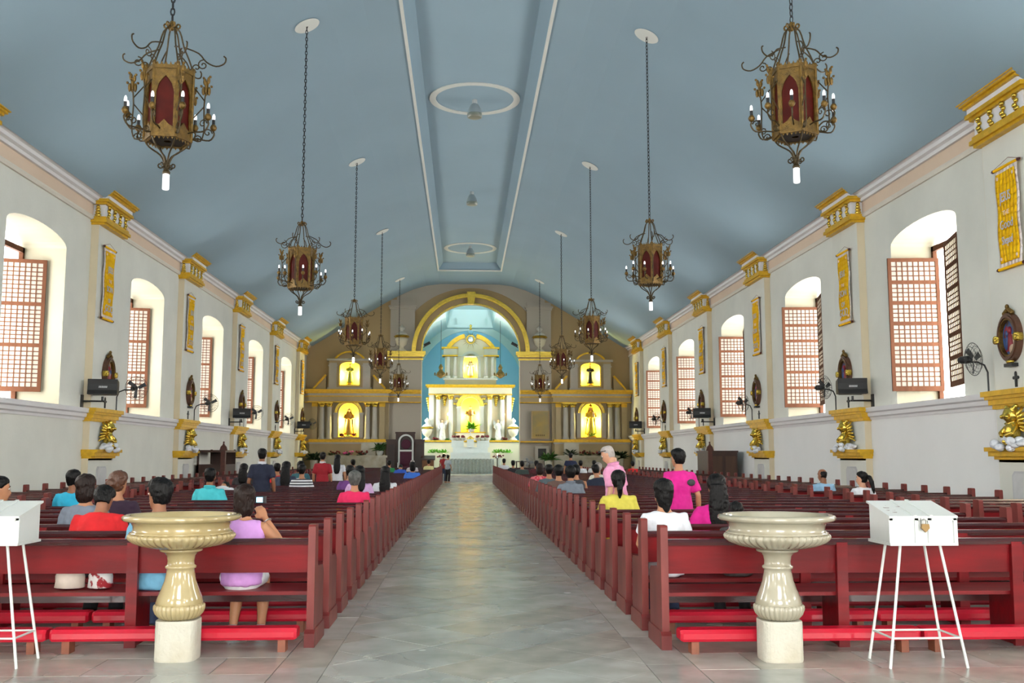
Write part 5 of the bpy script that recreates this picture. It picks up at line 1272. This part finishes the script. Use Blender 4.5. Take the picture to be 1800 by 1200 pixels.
def person(label, loc, pose='sit', rz=0, shirt=None, sleeve=.5, hair='short', hairm=None, lean=0, roll=0, head=(0,0,0), skin='tan',
           lower=None, legs='trousers', res=.014, k=1.0, arms=None, wid=1.0, face=False, collar=None, shoes=None, torso_tw=0, group=None, hem=-.11):
    t = empty('person', loc, math.radians(rz)); tag(t, label, 'person', group)
    sk = SK[skin]; sh = shirt; lo = lower or DARKP; hm = hairm or HAIRB; hd = res <= .011
    P = Vector((0,0,.60 if pose == 'sit' else .93))*1.0
    if pose == 'sit': k *= 1.045; P = Vector((0,0,.435+.125*k))
    else: P = Vector((0,0,.93*k))
    Rt = Euler((math.radians(-lean), math.radians(roll), math.radians(torso_tw)), 'XYZ').to_matrix()
    at = lambda x,y,z: P + Rt @ (Vector((x,y,z))*k)
    RINGS = [(-.13,.115,.095),(-.07,.162*wid,.125*wid),(.03,.152*wid,.118*wid),(.14,.138*wid,.105*wid),(.26,.160*wid,.118*wid),(.35,.180*wid,.112*wid),(.405,.165*wid,.092),(.44,.115*wid,.075),(.465,.066,.062),(.50,.054,.056),(.56,.05,.056)]
    def rings(rs, g=0.0, n=16): return [[at((w+g)*math.cos(2*PI*i/n), (d+g)*math.sin(2*PI*i/n)+(.012 if z > .3 else 0), z) for i in range(n)] for z,w,d in rs]
    body = MB(); body.loft(rings(RINGS))
    # head
    HR = Rt @ Euler((math.radians(-head[1]), math.radians(head[2]), math.radians(head[0])), 'ZXY').to_matrix()
    N_ = at(0,.012,.50)
    hp = lambda x,y,z: N_ + HR @ (Vector((x,y+.012,z+.125))*k)
    def headring(z, w, df, db, n=18):
        out = []
        for i in range(n):
            a = 2*PI*i/n; c, s_ = math.cos(a), math.sin(a)
            out.append(hp(w*c, (df if s_ > 0 else db)*s_, z))
        return out
    body.loft([headring(*r) for r in ((-.118,.02,.060,.0),(-.108,.034,.078,.03),(-.085,.048,.084,.055),(-.05,.06,.086,.078),(-.015,.067,.088,.09),(.02,.071,.087,.096),(.055,.072,.084,.094),(.085,.062,.07,.08),(.105,.042,.048,.055),(.114,.015,.02,.02))])
    body.loft([[hp(x*w_, y_, z_) for x,z_ in ((-1,z-.008),(1,z-.008),(.5,z+.004),(-.5,z+.004))] for w_,y_,z in ((.008,.078,.018),(.010,.098,-.012),(.016,.110,-.030),(.013,.100,-.040))])
    body.tube([hp(-.022,.082,-.062), hp(0,.091,-.06), hp(.022,.082,-.062)], [.007,.010,.007], 6)
    body.tube([hp(-.045,.074,.026), hp(-.02,.085,.028), hp(.02,.085,.028), hp(.045,.074,.026)], .008, 6)
    for e in (-1,1): body.ell(hp(e*.073,-.008,-.012), (.010*k,.020*k,.032*k), 8, 6, HR.to_euler())
    # arms
    defarm = {'sit': lambda e: (at(e*.225,.05,.16), at(e*.12,.26,.06)), 'stand': lambda e: (at(e*.235,-.02,.12), at(e*.245,.06,-.13))}[pose]
    for i,e in enumerate((-1,1)):
        S = at(e*.165*wid,.0,.395)
        if arms and arms[i]: El, Wr = [at(*p) for p in arms[i]]
        else: El, Wr = defarm(e)
        body.tube([at(e*.12*wid,0,.39), S, S.lerp(El,.5), El, El.lerp(Wr,.35), Wr], [.055*k,.052*k,.046*k,.038*k,.04*k,.026*k], 10)
        dr = (Wr-El).normalized(); hand_mb(body, Wr-dr*.01, dr, Vector((-e,0,.2)) if pose == 'sit' else Vector((0,1,0)), Vector((0,0,-1)) if pose == 'sit' else Vector((-e,0,0)), k, .45)
        if i == 0: armL = (S, El, Wr)
        else: armR = (S, El, Wr)
    # legs
    leg = []
    for e in (-1,1):
        if pose == 'sit':
            j = [P+Vector((e*.085,.0,-.03))*k, P+Vector((e*.095,.2,-.035))*k, Vector((e*.11,.38*k,.435+.05)), Vector((e*.115,.36*k,.28)), Vector((e*.12,.28*k,.09))]
            rd = [.092,.085,.06,.056,.036]
        else:
            j = [P+Vector((e*.085,0,-.05))*k, P+Vector((e*.09,.01,-.25))*k, Vector((e*.095,.02,.49*k)), Vector((e*.1,-.01,.30*k)), Vector((e*.1,-.02,.09))]
            rd = [.092,.08,.058,.056,.038]
        body.tube(j, [r*k for r in rd], 10); a = j[-1]
        body.loft([[a+Vector((x*w,y,z)) for x,z in ((-1,-.085),(1,-.085),(.8,h),(-.8,h))] for y,w,h in ((-.06,.03,-.03),(-.02,.036,.0),(.06,.042,-.04),(.13,.045,-.055),(.17,.03,-.065))])
        leg.append((j, rd))
    body.build('body', sk, t, remesh=res)
    # clothes
    s = MB(); g = .014
    s.loft(rings([(hem,.158*wid,.122*wid)]+RINGS[1:8]+[(.452,.085,.072)], g))
    for i,(S, El, Wr) in enumerate((armL, armR)):
        e = -1 if i == 0 else 1
        if sleeve > 0:
            pts = [at(e*.10*wid,0,.385), S]; rr = [.06,.062]
            f1 = min(sleeve,1)
            pts += [S.lerp(El,f1*.5), S.lerp(El,f1)]; rr += [.062,.060 if sleeve <= 1 else .05]
            if sleeve > 1: pts += [El.lerp(Wr,.5*(sleeve-1)), El.lerp(Wr,sleeve-1)]; rr += [.05,.042]
            s.tube(pts, [r*k for r in rr], 12)
        elif sleeve == 0: s.tube([at(e*.10*wid,0,.385), at(e*.155*wid,0,.40)], [.058*k,.056*k], 10)
    so = s.build('shirt', sh, t, remesh=max(res,.012), rough=(.11,.03))
    if collar:
        c = MB(); c.loft([[at(w*math.cos(2*PI*i/14), w*.95*math.sin(2*PI*i/14)+.01, z+.012*math.cos(2*PI*i/14+PI/2)) for i in range(14)] for z,w in ((.435,.095),(.47,.078),(.492,.082),(.468,.092))]); c.build('collar', collar, so, smooth=True)
    l = MB(); l.loft(rings([(-.14,.12,.1),(-.07,.165*wid,.13*wid),(.0,.155*wid,.122*wid),(.04,.15*wid,.118*wid)], .006))
    nj = 5 if legs == 'trousers' else 2
    if legs == 'shorts': nj = 2
    for j, rd in leg:
        pts = j[:nj]; rr = [r*k*1.08+.010 for r in rd[:nj]]
        if legs == 'shorts': pts = j[:2]+[j[1].lerp(j[2],.5)]; rr = rr+[.082*k]
        if legs == 'trousers': rr[-1] += .018
        l.tube(pts, rr, 10)
    l.build('trousers' if legs == 'trousers' else 'shorts', lo, t, remesh=max(res,.014))
    if shoes:
        for j, rd in leg:
            a = j[-1]; m = MB(); m.loft([[a+Vector((x*w,y,z)) for x,z in ((-1,-.09),(1,-.09),(1,-.05),(.75,h),(-.75,h),(-1,-.05))] for y,w,h in ((-.075,.034,-.02),(-.03,.042,.01),(.05,.047,-.015),(.12,.05,-.04),(.175,.04,-.06),(.185,.02,-.075))]); m.build('shoe', shoes, t, smooth=True)
    # hair
    h = MB(); cap = lambda g=0: h.loft([headring(*r) for r in ((-.075,.045+g,-.02,.075+g),(-.04,.06+g,-.012,.092+g),(-.005,.07+g,.0,.102+g),(.03,.078+g,.05,.108+g),(.065,.080+g,.078,.106+g),(.095,.072+g,.074+g,.092+g),(.118,.052+g,.055+g,.068+g),(.128+g,.02,.02,.025))])
    if hair == 'short': cap(.003)
    elif hair == 'thick': cap(.014)
    elif hair == 'buzz': h.loft([headring(*r) for r in ((-.07,.05,-.03,.07),(-.03,.066,-.01,.088),(.0,.071,.0,.096),(.03,.075,.03,.1),(.065,.0755,.068,.097),(.09,.066,.07,.083),(.11,.045,.05,.058),(.119,.015,.02,.02))])
    elif hair == 'balding': h.loft([headring(*r) for r in ((-.07,.05,-.03,.07),(-.03,.068,-.01,.09),(.0,.073,-.005,.098),(.03,.075,-.02,.1),(.06,.074,-.03,.096))])
    else:
        cap(.010)
        if hair in ('long','verylong'):
            ln = .34 if hair == 'long' else .46
            n = 16; rs = []
            for f,w,d in ((0,.078,.05),(.2,.088,.055),(.45,.1,.055),(.7,.098,.045),(.9,.08,.035),(1,.05,.02)):
                c = hp(0,-.075,.03) + Vector((0,-.02,0)) + (Rt @ Vector((0,-.055,0)))*(f*.9) + Vector((0,0,-1))*ln*f*k
                rs.append([c + Rt @ (Vector((w*math.cos(2*PI*i/n)*(1+.06*math.sin(i*3.1)), d*math.sin(2*PI*i/n), 0))*k) for i in range(n)])
            h.loft(rs)
        if hair == 'pony':
            b0 = hp(0,-.10,.0); h.ell(b0, .03*k, 8, 6)
            h.tube([b0, b0+Rt @ Vector((0,-.05,-.02)), b0+Rt @ Vector((0,-.055,-.1)), b0+Rt @ Vector((0,-.04,-.17)), b0+Rt @ Vector((0,-.035,-.22))], [.025,.034,.036,.026,.008], 10)
        if hair == 'highpony':
            b0 = hp(0,-.105,.04); h.ell(b0, .03*k, 8, 6)
            h.tube([b0, b0+Vector((.01,-.07,-.01)), b0+Vector((.03,-.11,-.1)), b0+Vector((.05,-.12,-.22)), b0+Vector((.06,-.12,-.30))], [.025,.036,.036,.028,.008], 10)
        if hair == 'bun': h.ell(hp(0,-.125,.0), (.05*k,.042*k,.05*k), 10, 8)
        if hair == 'gathered': h.loft([headring(*r) for r in ((-.19,.02,-.04,.07),(-.165,.032,-.03,.085),(-.13,.045,-.02,.095),(-.09,.064,-.012,.102),(-.04,.080,.0,.11),(.02,.084,.02,.112))])
        if hair == 'bob':
            rs = []
            for z,w,f_,d in ((-.148,.03,-.05,.06),(-.135,.06,-.04,.08),(-.11,.08,-.02,.097),(-.08,.087,-.012,.104),(-.03,.088,.0,.11),(.03,.084,.02,.11)): rs.append(headring(z,w,f_,d))
            h.loft(rs)
    ho = h.build('hair', hm, t, remesh=max(res*.8,.009), rough=(.028,.016))
    if face:
        for e in (-1,1):
            eo = MB().ell(hp(e*.030,.0795,.008), (.014*k,.010*k,.0085*k), 10, 8, HR.to_euler()).build('eye', EYEW, t, smooth=True)
            MB().ell(hp(e*.030,.0882,.007), (.006*k,.003*k,.006*k), 8, 6, HR.to_euler()).build('iris', EYED, eo, smooth=True)
            MB().tube([hp(e*.014,.090,.027), hp(e*.03,.089,.033), hp(e*.048,.078,.027)], [.003,.0045,.002], 6).build('eyebrow', hm, t, smooth=True)
        MB().tube([hp(-.022,.086,-.062), hp(0,.0975,-.059), hp(.022,.086,-.062)], [.003,.0065,.003], 6).build('lips', LIP, t, smooth=True)
    t['_h'] = 0; del t['_h']
    return t, hp, at, HR

def sit_y(side, r): return rowy(side, r) + .21
F = fab
wh = F('white', rgb(224,226,232)); red = F('red', rgb(206,24,30)); cyan = F('cyan', rgb(40,170,206)); lil = F('lilac', rgb(196,142,206)); mag = F('magenta', rgb(216,24,140))
navy = F('navy', rgb(30,36,58)); yel = F('yellow', rgb(220,206,84)); pnk = F('pink_polo', rgb(238,160,198)); sky = F('sky_blue', rgb(112,172,204)); plum = F('plum', rgb(48,26,48)); gry = F('grey', rgb(116,124,138))
ltb = F('light_blue', rgb(150,190,222)); aqua = F('aqua', rgb(72,196,206)); shoe = F('grey_shoe', rgb(176,184,196))
HI, MI, LO_ = .009, .014, .022
# --- left block
p, hp, at, HR = person('woman in lilac sleeveless top raising a small camera in the front left pew', (-1.87, sit_y('L',0), 0), shirt=lil, sleeve=0, hair='bob', hairm=HAIRD, head=(-8,-2,0), skin='tan', lower=F('white_shorts', rgb(220,222,226)), legs='shorts', res=.0085, k=.94, shoes=shoe,
    arms=[((-.24,.1,.16),(-.06,.3,.33)), ((.34,.06,.21),(.15,.16,.47))], hem=-.09)
wr = at(.12,.22,.56)
c = empty('compact_camera', wr+Vector((-1.87-.03, sit_y('L',0)+.05, .055))); tag(c, 'small dark compact camera held up by the woman in lilac', 'camera')
MB().box(-.05,.05,-.014,.014,-.032,.032).build('camera_body', BLACK, c, bevel=.005); MB().lathe([(.02,-.03),(.022,0)], 14, (0,0,0)).build('lens', M('lens_glass', rgb(40,60,80), .1), c); CH[c.name][-1].rotation_euler = (PI/2,0,0); CH[c.name][-1].location = (0,.014,0)
MB().box(-.035,.02,-.0155,-.014,-.022,.022).build('screen', M('lcd', rgb(90,140,180), .15, emit=rgb(120,170,210), estr=.8), c)
El, Wr = at(.34,.06,.21), at(.15,.16,.47); w0 = El.lerp(Wr,.86); d = (Wr-El).normalized()
m = MB(); u1 = d.cross(Vector((0,1,0))).normalized(); u2 = d.cross(u1); m.tube([w0+u1*.033*math.cos(a)+u2*.033*math.sin(a) for a in [2*PI*i/16 for i in range(17)]], .006, 6); m.build('wristwatch', M('steel_band', rgb(200,200,196), .3, .8), p)
person('young man in pale blue tee turning left in the front left pew', (-2.58, sit_y('L',0), 0), shirt=sky, sleeve=.7, hair='thick', head=(58,4,0), skin='brown', lower=JEAN, res=HI, face=True, k=1.0)
person('person in bright red shirt bowing forward in the second left pew', (-3.43, sit_y('L',1)+.02, 0), shirt=red, sleeve=.8, hair='thick', lean=14, head=(-12,28,-6), skin='brown', res=.010, k=.96, wid=1.12)
person('woman with brown bobbed hair and grey top in the third left pew', (-3.86, sit_y('L',2), 0), shirt=gry, sleeve=.7, hair='bob', hairm=HAIRD, head=(-10,2,-4), skin='tan', res=.011)
person('woman with brown hair bun and plum top in the fourth left pew', (-3.85, sit_y('L',3), 0), shirt=plum, sleeve=.7, hair='bun', hairm=M('chestnut_hair', rgb(92,56,36), .4, var=.4, scale=5, stretch=(14,14,1.2), bump=.5, bscale=8), head=(-22,2,0), skin='tan', res=.011, k=1.02)
person('dark-haired woman in profile behind the left donation box', (-4.74, sit_y('L',2), 0), shirt=F('black', rgb(30,30,34)), hair='short', head=(-62,4,0), skin='tan', res=.011, face=True, k=.98)
person('person in cyan tee beside the left pew end post', (-5.36, sit_y('L',6), 0), shirt=cyan, sleeve=.6, hair='short', head=(-30,0,0), skin='brown', res=MI, lean=-2)
person('man in turquoise tee sitting upright left of the aisle', (-3.96, sit_y('L',8), 0), shirt=aqua, sleeve=.7, hair='short', skin='brown', res=MI, collar=aqua)
person('person in white bending low near the left confessional', (-4.9, sit_y('L',13), 0), shirt=wh, sleeve=.8, lean=48, head=(0,40,0), res=.018)
person('long-haired woman in dark dress left of the navy-shirted man', (-5.2, sit_y('L',17), 0), shirt=F('dark_print', rgb(40,36,40)), hair='long', res=.018)
person('standing man in navy polo with white collar among the left pews', (-3.95, rowy('L',13)-.35, 0), 'stand', shirt=navy, sleeve=.75, hair='short', skin='brown', collar=wh, res=MI, k=1.0, lower=DARKP)
person('long-haired person in dark blue just beyond the navy-shirted man', (-4.05, sit_y('L',16), 0), shirt=F('slate', rgb(60,70,92)), hair='verylong', res=.018, k=1.06)
person('person in red seated right of the navy-shirted man', (-4.75, sit_y('L',19), 0), shirt=red, sleeve=.8, hair='short', head=(20,0,0), res=.018)
def stripe_mat():
    m = M('striped_jersey', rgb(228,228,232), .85, var=.02); nt = m.node_tree; n = nt.nodes; l = nt.links; tc = n.new('ShaderNodeTexCoord'); wv = n.new('ShaderNodeTexWave'); wv.bands_direction = 'Z'; wv.inputs['Scale'].default_value = 5.5
    l.new(tc.outputs['Object'], wv.inputs[0]); r = n.new('ShaderNodeValToRGB'); r.color_ramp.interpolation = 'CONSTANT'; r.color_ramp.elements[0].color = (*rgb(40,40,52),1); r.color_ramp.elements[1].position = .42; r.color_ramp.elements[1].color = (*rgb(228,228,232),1)
    l.new(wv.outputs[0], r.inputs[0]); l.new(r.outputs[0], n['Principled BSDF'].inputs['Base Color']); return m
person('person in black and white striped top among the left pews', (-3.55, sit_y('L',15), 0), shirt=stripe_mat(), sleeve=.8, hair='short', res=.018)
person('dark-haired person in teal ahead of the striped top', (-4.45, sit_y('L',21), 0), shirt=F('teal', rgb(60,110,120)), hair='bob', res=LO_, k=1.04)
person('standing man in red and white shirt among the left pews', (-3.78, rowy('L',21)-.35, 0), 'stand', shirt=F('crimson', rgb(160,26,40)), sleeve=.8, hair='short', res=.018, k=.97, collar=wh)
person('long-haired woman in white standing right of the red-shirted man', (-3.5, rowy('L',22)-.35, 0), 'stand', shirt=wh, hair='verylong', res=.018, k=.93)
person('person in rose top at the far left front, left of two', (-4.82, sit_y('L',33), 0), shirt=F('rose', rgb(206,120,130)), res=LO_, k=1.05); person('person in salmon top at the far left front, right of two', (-4.22, sit_y('L',33), 0), shirt=F('salmon', rgb(222,150,130)), res=LO_, k=1.05, head=(25,0,0))
person('woman with long black hair and lilac sleeve near the left aisle edge', (-1.92, sit_y('L',11), 0), shirt=F('lilac_pale', rgb(210,170,214)), sleeve=.6, hair='long', res=MI, head=(12,0,0))
person('grey-haired woman in hot pink by the left aisle edge', (-1.62, sit_y('L',7), 0), shirt=F('hot_pink', rgb(226,34,92)), sleeve=.7, hair='thick', hairm=HAIRG, skin='tan', res=MI, k=.96)
person('dark-haired person in purple left of the long-haired woman near the aisle', (-2.3, sit_y('L',13), 0), shirt=F('purple', rgb(110,60,130)), hair='short', res=.018)
person('woman with very long straight black hair beside the left aisle', (-1.52, sit_y('L',12), 0), shirt=wh, sleeve=.7, hair='verylong', res=MI, k=.98)
person('person in green far ahead near the dark screen', (-3.05, sit_y('L',36), 0), shirt=F('green', rgb(40,140,80)), res=LO_); person('person in royal blue bending near the dark screen', (-2.5, sit_y('L',34), 0), shirt=F('royal_blue', rgb(44,90,190)), lean=30, head=(0,30,0), res=LO_)
person('person in bright blue at the left aisle edge halfway down', (-1.55, sit_y('L',24), 0), shirt=F('bright_blue', rgb(60,120,220)), sleeve=.7, hair='bob', head=(20,0,0), res=LO_)
person('silver-haired person in pale grey left of the lectern', (-2.2, sit_y('L',38), 0), shirt=F('pale_grey', rgb(196,190,196)), hairm=HAIRW, res=LO_); person('person in cream shirt near the end of the left pews', (-1.7, sit_y('L',44), 0), shirt=F('cream', rgb(232,226,160)), res=LO_)
person('boy in grey-white shirt standing at the far end of the aisle', (-.92, 57.0, 0), 'stand', rz=-40, shirt=F('grey_white', rgb(176,186,198)), sleeve=.8, hair='short', res=LO_, k=.93, lower=DARKP)
person('person in red standing behind the boy at the far aisle end', (-1.18, 57.6, 0), 'stand', rz=-20, shirt=F('dull_red', rgb(150,36,44)), hair='short', res=LO_, k=.97, lower=JEAN)
# --- right block
p, hp, at, HR = person('silver-haired man in pink polo standing and looking down, sunglasses on his head', (2.16, rowy('R',7)-.37, 0), 'stand', rz=58, shirt=pnk, sleeve=.85, hair='buzz', hairm=HAIRW, skin='light', lean=5, head=(4,24,0), res=.0085, k=1.02, face=True, collar=pnk, lower=KHAKI, wid=1.08)
g = MB(); 
for e in (-1,1): g.tube([hp(e*.078,-.02,.045), hp(e*.08,.03,.06), hp(e*.068,.075,.072)], .005, 6)
for e in (-1,1): g.ell(hp(e*.035,.085,.078), (.032,.02,.018), 10, 6, HR.to_euler())
g.tube([hp(-.02,.1,.08), hp(.02,.1,.08)], .005, 6); g.build('sunglasses', M('black_gloss', rgb(14,14,16), .1), p, smooth=True)
person('woman in yellow tee with low ponytail sitting by the right aisle edge', (2.0, sit_y('R',5), 0), shirt=yel, sleeve=.7, hair='pony', head=(-4,2,0), skin='tan', res=.010)
person('woman in white tee with gathered black hair in the second right pew', (1.87, sit_y('R',1), 0), shirt=wh, sleeve=.6, hair='gathered', head=(14,3,0), skin='tan', res=HI, k=.97, lower=JEAN)
person('person in magenta tee hidden ahead of the woman in white', (2.03, sit_y('R',2), 0), shirt=mag, sleeve=.7, hair='short', res=.011, k=.88)
p, hp, at, HR = person('standing woman in magenta tee with short black hair', (2.86, rowy('R',6)-.38, 0), 'stand', rz=14, shirt=mag, sleeve=.8, hair='thick', head=(22,4,0), skin='tan', res=.010, k=.97, wid=1.02, arms=[None, ((.25,-.06,.12),(.29,.02,-.12))], lower=JEAN)
m = MB(); m.ell(at(.115,-.125,.30), (.06,.02,.045), 12, 8); m.build('shoulder_patch', M('charcoal_patch', rgb(52,50,54), .7), p, smooth=True)
person('woman in magenta tee with long black hair seated behind the right font', (2.6, sit_y('R',2), 0), shirt=mag, sleeve=.7, hair='verylong', head=(-6,2,0), skin='tan', res=.010, arms=[((-.27,.05,.14),(-.2,.28,.1)), None])
person('small dark-haired child just behind the right font', (2.55, sit_y('R',1), 0), shirt=F('child_brown', rgb(70,60,60)), hair='short', res=.011, k=.74, skin='tan')
person('balding man in light blue shirt in the right wall pews', (6.98, sit_y('R',12), 0), shirt=ltb, sleeve=.8, hair='balding', head=(35,8,0), skin='brown', res=MI, face=True, k=.94)
person('girl in white with high ponytail in the right wall pews', (7.05, sit_y('R',10)+.05, 0), shirt=wh, sleeve=.6, hair='highpony', head=(62,2,0), skin='light', res=MI, face=True, k=.9)
person('man in grey hooded shirt at the right aisle edge', (1.95, sit_y('R',11), 0), shirt=F('heather_grey', rgb(120,128,140)), sleeve=.9, hair='thick', res=MI, collar=F('heather_grey', ()))
person('man in brown shirt two rows ahead of the grey hooded man', (1.9, sit_y('R',13), 0), shirt=F('brown', rgb(104,80,72)), sleeve=.9, hair='thick', res=.018)
person('person in grey green three rows ahead of the grey hooded man', (1.86, sit_y('R',15), 0), shirt=F('grey_green', rgb(90,104,110)), sleeve=.9, hair='short', res=.018)
person('woman in red flowered top at the right aisle edge', (1.86, sit_y('R',18), 0), shirt=M('flowered', rgb(220,120,130), .8, scale=16, col2=rgb(196,40,60), contrast=(.45,.55)), sleeve=.8, hair='bob', hairm=HAIRD, res=.018)
person('bare-shouldered woman ahead of the grey hooded man', (2.35, sit_y('R',14), 0), shirt=F('charcoal', rgb(60,60,66)), sleeve=-1, hair='bun', res=.018)
person('person in navy leaning left among the right pews', (3.1, sit_y('R',16), 0), shirt=F('navy2', rgb(36,44,66)), sleeve=.9, hair='short', roll=-8, head=(20,10,0), res=.018)
person('white-haired person ahead of the leaning navy shirt', (3.55, sit_y('R',20), 0), shirt=F('ivory', rgb(226,222,206)), hair='thick', hairm=HAIRW, res=LO_)
person('man in navy standing far ahead on the right', (4.0, rowy('R',33)-.36, 0), 'stand', shirt=F('navy3', rgb(34,44,76)), hair='short', res=LO_, k=.98)
for k_,(x,r,lab,cn,cc) in enumerate(((4.55,34,'person in white right of the standing navy man','w1',(214,220,226)),(5.2,35,'person in white far ahead, farther right of the navy man','w2',(220,224,222)),(2.75,33,'person in maroon left of the standing navy man','m1',(96,36,44)),(2.1,31,'person in dark green at the right aisle edge far ahead','g1',(60,74,70)),(1.95,35,'person in black near the right aisle end','b1',(40,40,46)))):
    person(lab, (x, sit_y('R',r), 0), shirt=F(cn, rgb(*cc)), res=LO_)
person('man in white shirt at the far end of the right aisle edge', (1.98, sit_y('R',46), 0), shirt=wh, sleeve=.8, hair='short', res=LO_, k=1.04)
person('person in red at the far right among the front pews', (6.9, sit_y('R',36), 0), shirt=red, res=LO_, k=.95)

# ============================================================ BELONGINGS AND LITTER
def soft_bag(name, loc, dim, mat, label, strap=False):
    t = empty(name, loc); tag(t, label, 'bag'); m = MB(); w,d,h = dim; rs = []
    for z,s in ((0,.8),(.04,1.0),(.5,.98),(.8,.8),(1,.45)): rs.append([(w/2*s*math.cos(2*PI*i/16)*(1+.07*math.sin(i*2.3+z*5)), d/2*s*math.sin(2*PI*i/16)*(1+.09*math.sin(i*1.7)), z*h) for i in range(16)])
    m.loft(rs); m.build('pouch', mat, t, smooth=True)
    MB().tube([(-w*.2,0,h*.95),(-w*.1,0,h*1.2),(w*.1,0,h*1.2),(w*.2,0,h*.95)], .008, 6).build('handle', mat, t)
soft_bag('plastic_bag', (-3.28, sit_y('L',0)-.02, .45), (.24,.16,.2), F('bag_cream', rgb(214,200,186)), 'cream plastic bag on the front left pew seat')
soft_bag('patterned_bag', (-3.03, sit_y('L',0)-.02, .45), (.2,.15,.2), M('dotted_print', rgb(220,216,214), .7, scale=15, col2=rgb(150,30,40), contrast=(.5,.56)), 'red and white patterned bag on the front left pew seat')
soft_bag('cloth_bag', (1.742, sit_y('R',5)-.02, .45), (.13,.28,.24), F('bag_white', rgb(222,214,202)), 'white cloth bag at the aisle end of the yellow-shirted woman\'s pew')
for x,y,lab in ((-.62,31.5,'scrap of white paper on the left side of the aisle floor'),(1.28,31.8,'scrap of white paper on the right side of the aisle floor')):
    t = MB().ell((0,0,.03), (.09,.07,.03), 7, 4).build('paper_scrap', WHITEP); t.location = (x,y,0); tag(t, lab, 'litter')
# ============================================================ apply modifiers once, in one evaluation
dg = bpy.context.evaluated_depsgraph_get()
done = [(o, bpy.data.meshes.new_from_object(o.evaluated_get(dg))) for o in BAKE]
for o, me in done:
    o.modifiers.clear(); o.data = me
for o in FONT_OBJS:
    me = bpy.data.meshes.new_from_object(o.evaluated_get(dg))
    n = bpy.data.objects.new('lettering', me); COL.objects.link(n); n.parent = o.parent; n.matrix_basis = o.matrix_basis.copy()
    bpy.data.objects.remove(o)
